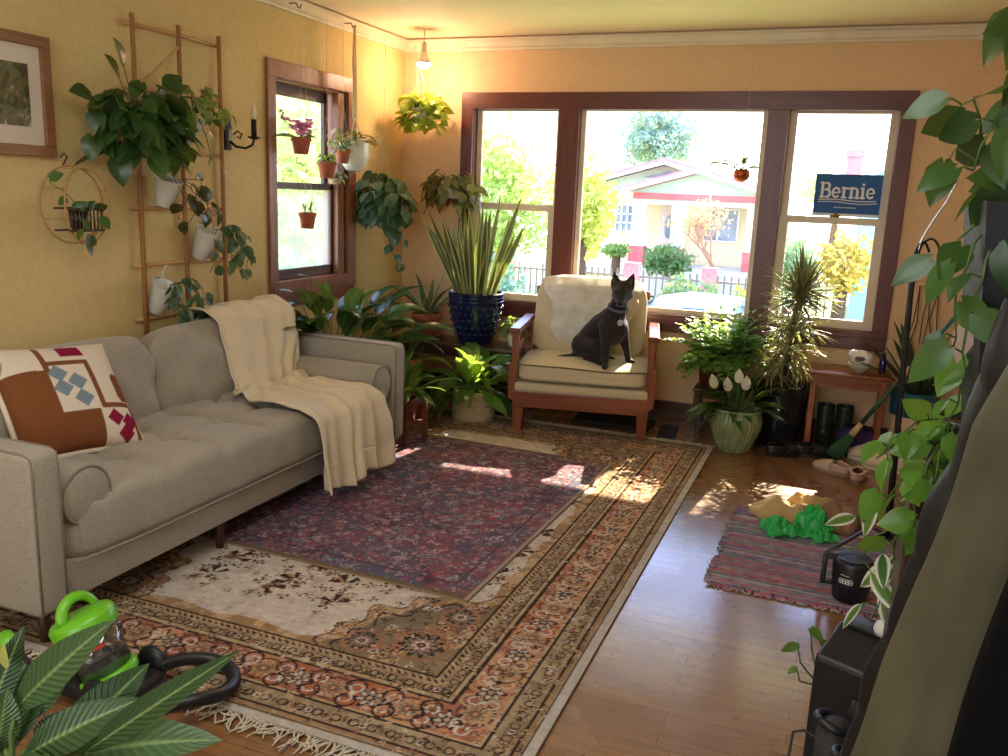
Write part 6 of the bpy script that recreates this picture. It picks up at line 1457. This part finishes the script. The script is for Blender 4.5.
for (x, y, z, L, ax) in ((-.095, -.08, .325, .052, .55), (-.125, -.08, .262, .055, -.8), (-.06, -.08, .29, .055, .7), (-.045, -.06, .225, .05, .5), (-.12, -.1, .20, .035, -.5)):
    st.tube([(0, 0, .07), (-.05, -.05, .13), (x*.9, y, z*.8), (x, y, z)], [.003, .003, .0028, .002], 5); lf.leaf((x, y, z), V((ax, -.3, -.25)), L, L*.72, heart, V((0, -.3, 1)), .15, .5)
fol(T, lf, st, LM_md)

# ---- coats
def coat(name, label, zs, xs, cy, a_, b_, m, folds, quilt=0, seed=0, collar=True):
    T = thing(name, label, 'coat', (xs[0]+a_, cy, 0)); b = MB(); z1, z0 = zs[0], zs[-1]
    def f(u, v):
        z = z1+(z0-z1)*v; xl = np.interp(-z, [-q for q in zs], xs); t_ = 2*PI*u
        sh = min(1, (v+.02)*9)**.5; w = a_*sh*(1+.25*v); dpt = b_*sh*(1+.2*v)
        r = 1+folds*(math.sin(t_*7+seed+2*v)+.6*math.sin(t_*13+3*seed-3*v))*(.3+.7*v)+.05*mnoise.noise(V((t_, z*5, seed)))
        if quilt: r += .06*abs(math.sin(z*PI/quilt+.5*math.sin(t_*2)))**.7-.03
        return V((xl+w-(xs[0]+a_)+w*r*math.cos(t_)*1.0, dpt*r*math.sin(t_), z))
    b.grid(f, 72, 130, closeu=True); n_ = 72; b.f.append(tuple(range(n_))); b.mi.append(0); b.build('coat_body', m, T)
    if collar:
        b = MB(); b.tube([(.055*math.cos(q), .05*math.sin(q), z1+.0+.02*math.sin(q)) for q in [2*PI*k/20 for k in range(21)]], .02, 8, False); b.build('collar', m, T)
    b = MB(); b.tube([(0, 0, z1), (.0, .0, z1+.05)], .004, 6); b.build('hanging_loop', M_black, T)
    return T
M_khc = mat('khaki_shell', (86, 82, 55), (60, 57, 38), 3, .75, bump=.25, bscale=14, bdist=.01); M_pufb = mat('black_nylon', (20, 21, 23), (12, 13, 14), 5, .5, bump=.3, bscale=18, bdist=.008); M_dkc = mat('dark_wool', (12, 12, 12), (8, 8, 8), 30, .95, bump=.3, bscale=120, spec=.1)
coat('puffer_jacket', 'black quilted puffer jacket hanging behind the khaki coat', [1.42, 1.296, 1.145, 1.054, .943, .808, .727, .5], [.25, .229, .211, .184, .163, .146, .131, .105], 1.60, .14, .09, M_pufb, .02, .16, 2)
coat('khaki_coat', 'khaki green long coat hanging between the black puffer and the dark coat', [1.45, 1.333, 1.281, 1.176, 1.048, .928, .824, .45], [.235, .199, .182, .167, .141, .12, .105, .04], 1.22, .10, .085, M_khc, .045, 0, 5)
coat('dark_coat', 'near-black woollen coat hanging nearest the camera at the picture edge', [1.45, 1.30, 1.10, .95, .45], [.25, .225, .196, .176, .12], 1.02, .12, .07, M_dkc, .03, 0, 9)
T = thing('coat_rack', 'black metal coat rack carrying the three coats', 'coat rack', (.50, 1.28, 0))
b = MB(); b.tube([(0, 0, 0), (0, 0, 1.75)], .018, 12); b.build('pole', M_iron, T); b = MB(); b.lathe([(0, 0), (.2, 0), (.2, .015), (.02, .03), (0, .03)], 32); b.build('base', M_iron, T)
for (x, y, z) in ((.39, 1.60, 1.47), (.335, 1.22, 1.50), (.37, 1.02, 1.50)): b = MB(); b.tube([(0, 0, 1.66), (x-.5, y-1.28, z+.03), (x-.5, y-1.28, z-.01)], .007, 8); b.build('arm', M_iron, T)

# ---- tall planter and the trailing vines
T = thing('pedestal', 'slim black pedestal behind the coats carrying the tall dark planter', 'pedestal', (.375, 1.84, 0)); MB().rbox(-.10, .10, -.10, .10, .02, 1.13, .006, 2).build('column_body', M_black, T, smooth=False); MB().rbox(-.13, .13, -.13, .13, 0, .02, .004, 2).build('base', M_black, T, smooth=False)
T = thing('tall_planter', 'tall tapered dark planter overflowing with green vines at the picture edge', 'potted plant', (.375, 1.84, 1.131)); rng = random.Random(81)
b = MB(); M45 = Matrix.Rotation(PI/4, 4, 'Z'); s2 = math.sqrt(2); b.lathe([(0, 0), (.115*s2, 0), (.165*s2, .44), (.155*s2, .44), (.15*s2, .41), (0, .41)], 4, M=M45); b.build('pot', mat('midnight_planter', (24, 26, 34), (18, 20, 26), 12, .6), T, smooth=False)
MB().box(-.15, .15, -.15, .15, .40, .415).build('soil', M_soil, T, smooth=False)
WX = lambda x, y, z: V((x-.375, y-1.84, z-1.131)); lf, st = MB(), MB(); OUT = V((-.45, -.85, .1))
for pts in ([(.30, 1.78, 1.55), (.26, 1.72, 1.68), (.235, 1.70, 1.82), (.23, 1.70, 2.0)], [(.33, 1.80, 1.55), (.30, 1.72, 1.70), (.27, 1.70, 1.85), (.25, 1.7, 1.98)], [(.30, 1.8, 1.56), (.23, 1.75, 1.62), (.16, 1.74, 1.66), (.13, 1.74, 1.62)], [(.28, 1.8, 1.56), (.20, 1.74, 1.68), (.165, 1.72, 1.74), (.145, 1.72, 1.72)], [(.32, 1.75, 1.56), (.27, 1.7, 1.64), (.22, 1.68, 1.70)], [(.30, 1.78, 1.56), (.25, 1.71, 1.66), (.205, 1.69, 1.70), (.185, 1.69, 1.62)], [(.33, 1.78, 1.56), (.29, 1.70, 1.74), (.25, 1.68, 1.77), (.225, 1.68, 1.70)], [(.31, 1.8, 1.56), (.28, 1.73, 1.8), (.255, 1.72, 1.92), (.23, 1.72, 1.88)]):
    vine(lf, st, [WX(*p) for p in pts], .088, rng, .047, W=.72, out=OUT, hang=.45, r=.003)
for pts in ([(.25, 1.76, 1.57), (.205, 1.72, 1.50), (.19, 1.71, 1.42), (.195, 1.71, 1.30)], [(.26, 1.72, 1.57), (.225, 1.69, 1.50), (.215, 1.68, 1.38), (.215, 1.68, 1.24)], [(.24, 1.80, 1.57), (.19, 1.78, 1.50), (.165, 1.77, 1.45)]):
    vine(lf, st, [WX(*p) for p in pts], .080, rng, .052, W=.68, out=OUT, hang=.6, r=.003)
fol(T, lf, st, LM_dk); bq = [o for o in T.children if o.name.startswith('foliage')][0]
fl_ = MB()
for c in ((.265, 1.66, 1.625),):
    for k in range(9): fl_.leaf(WX(*c), sph(k*.9, rng.uniform(-.5, .8)), .038, .02, oval, OUT, .1, .4, 4)
fl_.build('flower', leafmat('magenta_petals', (220, 60, 190), (240, 120, 220), rough=.5), T, colattr=True)
T = thing('trailing_pothos', 'bright green vine with long trailing stems spilling beside the black puffer jacket', 'potted plant', (.30, 2.06, .0)); rng = random.Random(83)
WX = lambda x, y, z: V((x-.30, y-2.06, z)); MB().rbox(-.11, .11, -.09, .09, 0, .95, .006, 2).build('stool', M_dkwood, T, smooth=False)
b = MB(); b.lathe([(x, z+.951) for x, z in classic(.11, .17)], 28); b.build('pot', M_blackpot, T)
lf, st = MB(), MB()
for pts in ([(.26, 2.0, 1.06), (.22, 1.94, 1.13), (.175, 1.90, 1.13), (.135, 1.88, 1.09), (.115, 1.88, 1.05)], [(.29, 2.0, 1.12), (.27, 1.92, 1.22), (.25, 1.88, 1.25), (.235, 1.87, 1.18), (.225, 1.87, 1.08)], [(.26, 2.0, 1.08), (.21, 1.93, 1.08), (.18, 1.90, 1.00), (.17, 1.90, .92), (.17, 1.90, .82)], [(.28, 2.0, 1.08), (.24, 1.92, 1.04), (.215, 1.88, .98), (.205, 1.88, .86)], [(.26, 2.0, 1.08), (.24, 1.90, 1.13), (.22, 1.86, 1.08), (.215, 1.86, 1.0)], [(.26, 2.02, 1.06), (.18, 1.98, 1.09), (.135, 1.94, 1.06), (.11, 1.93, 1.03)], [(.29, 1.98, 1.14), (.275, 1.92, 1.32), (.26, 1.88, 1.36), (.245, 1.86, 1.28)], [(.28, 2.0, 1.08), (.24, 1.9, 1.10), (.205, 1.87, 1.05), (.19, 1.86, .98), (.185, 1.86, .9)], [(.26, 2.0, 1.06), (.2, 1.92, 1.03), (.16, 1.9, 1.01), (.14, 1.89, .96)]):
    vine(lf, st, [WX(*p) for p in pts], .064, rng, .040, W=.78, out=OUT, hang=.45, r=.003)
fol(T, lf, st, leafmat('bright_pothos_leaves', (64, 124, 44), (128, 184, 70), rough=.22, trans=.5))
fl_ = MB(); fl_.leaf(WX(.222, 1.80, 1.345), V((-.1, -.1, -1)), .075, .042, lambda t: [.5, .9, 1, .9, .66, .34, .0][round(t*6)], OUT, -.3, .2); fl_.build('flower', leafmat('blush_spathe', (240, 200, 196), (246, 214, 206), rough=.5), T, colattr=True)
T = thing('variegated_vine', 'white-edged long-leaved vine hanging lowest in front of the black can', 'potted plant', (.33, 2.28, 0)); rng = random.Random(85)
WX = lambda x, y, z: V((x-.33, y-2.28, z)); MB().rbox(-.10, .10, -.08, .08, .42, .60, .006, 2).build('pot', M_blackpot, T, smooth=False); MB().rbox(-.10, .10, -.08, .08, 0, .419, .006, 2).build('stool', M_dkwood, T, smooth=False)
lf, st = MB(), MB()
for pts in ([(.28, 2.25, .60), (.23, 2.2, .76), (.19, 2.18, .80), (.145, 2.17, .77), (.12, 2.17, .70)], [(.29, 2.25, .60), (.23, 2.2, .72), (.19, 2.19, .70), (.165, 2.18, .62)], [(.28, 2.25, .6), (.25, 2.2, .80), (.215, 2.19, .84), (.185, 2.19, .78)], [(.28, 2.25, .6), (.22, 2.2, .80), (.17, 2.18, .88), (.135, 2.17, .86), (.115, 2.17, .80)], [(.28, 2.25, .6), (.22, 2.2, .66), (.18, 2.19, .62), (.16, 2.18, .54)]):
    vine(lf, st, [WX(*p) for p in pts], .12, rng, .095, prof=lance, W=.34, out=OUT, hang=.6, r=.003)
fol(T, lf, st, leafmat('white_edged_leaves', (60, 110, 50), (100, 150, 70), edge=(226, 224, 210), epos=.62, rough=.25, trans=.35))

# ------------------------------------------------------------------ vacuum and the plant nearest the camera
M_lime = mat('lime_plastic', (112, 190, 40), (100, 176, 34), 4, .3)
M_clr = glassmat('clear_bin', (.80, .82, .82, 1), .12)
T = thing('vacuum_cleaner', 'lime green and clear canister vacuum cleaner on the rug end by the near sofa arm', 'vacuum cleaner', (-1.935, 1.775, .012)); ax = V((-.40, -.13, 1)).normalized(); Rm = V((0, 0, 1)).rotation_difference(ax).to_matrix().to_4x4(); Mv = Matrix.Translation((0, 0, .045)) @ Rm @ Matrix.Scale(.88, 4)
b = MB(); b.rbox(-.13, .13, -.10, .10, .004, .055, .025, 4); b.build('motor_base', M_black, T)
for s in (-1, 1): b = MB(); b.lathe([(0, -.012), (.05, -.012), (.056, -.004), (.056, .004), (.05, .012), (0, .012)], 28, M=Matrix.Translation((.06, s*.108, .056)) @ Matrix.Rotation(PI/2, 4, 'X')); b.build('wheel', M_black, T)
b = MB(); b.lathe([(0, 0), (.088, 0), (.10, .006), (.102, .03), (.094, .038), (0, .038)], 40, M=Mv); b.build('bottom_ring', M_lime, T, auto=50)
b = MB(); b.lathe([(.088, .038), (.095, .19)], 40, M=Mv); cb_ = b.build('clear_bin', M_clr, T, solid=.003)
b = MB(); b.lathe([(0, .038), (.05, .04), (.046, .10), (.03, .11), (.03, .185), (0, .186)], 28, M=Mv); b.build('inner_cyclone', mat('grey_plastic', (120, 122, 124), (96, 98, 100), 12, .4), T)
b = MB(); b.lathe([(0, .040), (.083, .040), (.084, .085), (.06, .09), (.051, .088)], 32, M=Mv); b.build('dust', mat('grey_dust', (100, 98, 96), (76, 74, 72), 40, .95, bump=.6, bscale=80), T)
b = MB(); b.lathe([(0, .186), (.096, .186), (.108, .192), (.110, .235), (.100, .25), (.05, .258), (0, .258)], 40, M=Mv); b.build('lid', M_lime, T, auto=50)
b = MB(); b.tube([Mv @ V((0, .07*math.cos(q), .250+.065*math.sin(q))) for q in [PI*k/14 for k in range(15)]], .017, 10, flat=.7); b.build('carry_handle', M_lime, T)
b = MB()
for q in ((-.01, .02, .152, .162), (-.022, .034, .138, .147)):
    vs = [Mv @ V((.0965*math.cos(a), .0965*math.sin(a), z)) for z in q[2:] for a in [-.62+ (q[0]+(q[1]-q[0])*k/5)*10*.9 for k in range(6)]]; b.add(vs, [(k, k+1, k+7, k+6) for k in range(5)])
b.build('red_mark', mat('red_print', (200, 50, 40), None, rough=.5), cb_, smooth=False)
b = MB(); b.tube([(-.10, -.13, .06), (-.16, -.16, .11), (-.20, -.16, .16)], [.03, .028, .024], 12); b.build('hose_socket', M_black, T); b = MB(); b.tube([(-.205, -.16, .165), (-.225, -.16, .185), (-.25, -.155, .20)], [.03, .033, .028], 14); b.build('hose_cuff', M_lime, T)
b = MB(); hp_ = [(.10, .10, .06), (.14, .17, .055), (.20, .22, .04), (.27, .215, .03), (.335, .15, .032), (.355, .06, .05), (.33, -.01, .065), (.27, -.07, .06), (.23, -.10, .045), (.27, -.135, .03), (.35, -.165, .028), (.45, -.25, .028), (.50, -.45, .028)]
fine = cat(hp_, 14)
b.tube(fine, [.022 if k % 2 else .0195 for k in range(len(fine))], 12); b.build('hose', M_black, T)

T = thing('near_lily', 'broad-leaved lily plant nearest the camera, leaning over the vacuum cleaner', 'potted plant', (-1.40, 1.02, 0)); rng = random.Random(91)
b = MB(); b.lathe(classic(.15, .30), 32); b.build('pot', M_terra, T); MB().lathe([(0, .27), (.12, .26)], 24).build('soil', M_soil, T)
WX = lambda x, y, z: V((x+1.40, y-1.02, z)); lf, st = MB(), MB()
def nl(base, tip, W, up, droop, roll=0):
    base, tip = WX(*base), WX(*tip); d = tip-base; L = d.length*(1+droop*.06)
    d0 = (d.normalized()+V((0, 0, 1))*droop*.45).normalized()
    st.tube([V((rng.gauss(0, .02), rng.gauss(0, .02), .27)), base*.5+V((0, 0, .22)), base], [.006, .005, .004], 6); lf.leaf(base, d0, L, W, lance, V(up), .16, droop, 14, roll, .012)
nl((-1.46, 1.10, .49), (-1.235, 1.12, .685), .082, (.3, -.75, .5), .35); nl((-1.27, 1.09, .45), (-.91, 1.10, .73), .055, (-.35, -.35, .8), .12, .9)
nl((-1.40, 1.06, .42), (-1.16, 1.10, .545), .085, (.1, -.8, .6), .5); nl((-1.36, 1.10, .40), (-1.02, 1.14, .47), .11, (0, -.6, .8), .6); nl((-1.47, 1.05, .40), (-1.43, 1.07, .54), .07, (.9, -.5, .3), .4)
nl((-1.52, 1.08, .46), (-1.47, 1.14, .635), .06, (.6, -.8, .2), .3); nl((-1.38, 1.12, .38), (-1.23, 1.22, .55), .10, (.3, -.7, .5), .5); nl((-1.42, 1.0, .38), (-1.25, .98, .47), .10, (0, -.5, 1), .6); nl((-1.48, 1.12, .44), (-1.40, 1.2, .60), .09, (.5, -.8, .4), .4); nl((-1.30, 1.02, .36), (-1.10, 1.02, .47), .09, (-.1, -.6, .8), .5)
for i in range(10): a = rng.uniform(0, 6.28); nl((-1.40+.08*math.cos(a), 1.02+.08*math.sin(a), .42), (-1.40+.25*math.cos(a), 1.02+.22*math.sin(a), rng.uniform(.4, .56)), .09, (0, -.3, 1), .7)
t = NT('veined_lily_leaves'); at = t.add('ShaderNodeAttribute', _attribute_name='Col'); sp2 = t.add('ShaderNodeSeparateColor'); t.link(at.outputs[0], sp2.inputs[0])
vv = t.math('SINE', t.math('MULTIPLY', t.math('SUBTRACT', sp2.outputs[2], t.math('MULTIPLY', sp2.outputs[1], .16)), 105)); c_ = t.ramp(sp2.outputs[0], [(0, lin((56, 88, 52))), (1, lin((98, 132, 82)))]); c_ = t.mix(t.ramp(vv, [(.0, (.25, .25, .25, 1)), (.9, (0, 0, 0, 1))]), c_, lin((26, 48, 26))); c_ = t.mix(t.ramp(sp2.outputs[1], [(.03, (.8, .8, .8, 1)), (.14, (0, 0, 0, 1))]), c_, lin((150, 176, 110)))
p_ = t.add('ShaderNodeBsdfPrincipled', Roughness=.24); t.set(p_.inputs['Base Color'], c_); t.link(t.bump(vv, .35, .004), p_.inputs['Normal']); tr_ = t.add('ShaderNodeBsdfTranslucent'); t.set(tr_.inputs[0], c_); m_ = t.add('ShaderNodeMixShader'); m_.inputs[0].default_value = .3; t.link(p_.outputs[0], m_.inputs[1]); t.link(tr_.outputs[0], m_.inputs[2]); t.link(m_.outputs[0], t.out.inputs[0])
fol(T, lf, st, t.m)
fl_ = MB(); fl_.leaf(WX(-1.50, 1.10, .585), V((.5, -.3, .4)), .075, .05, oval, V((0, -1, .3)), -.3, .3); fl_.build('flower', leafmat('yellow_spathe', (210, 214, 110), (226, 226, 140), rough=.5), T, colattr=True)
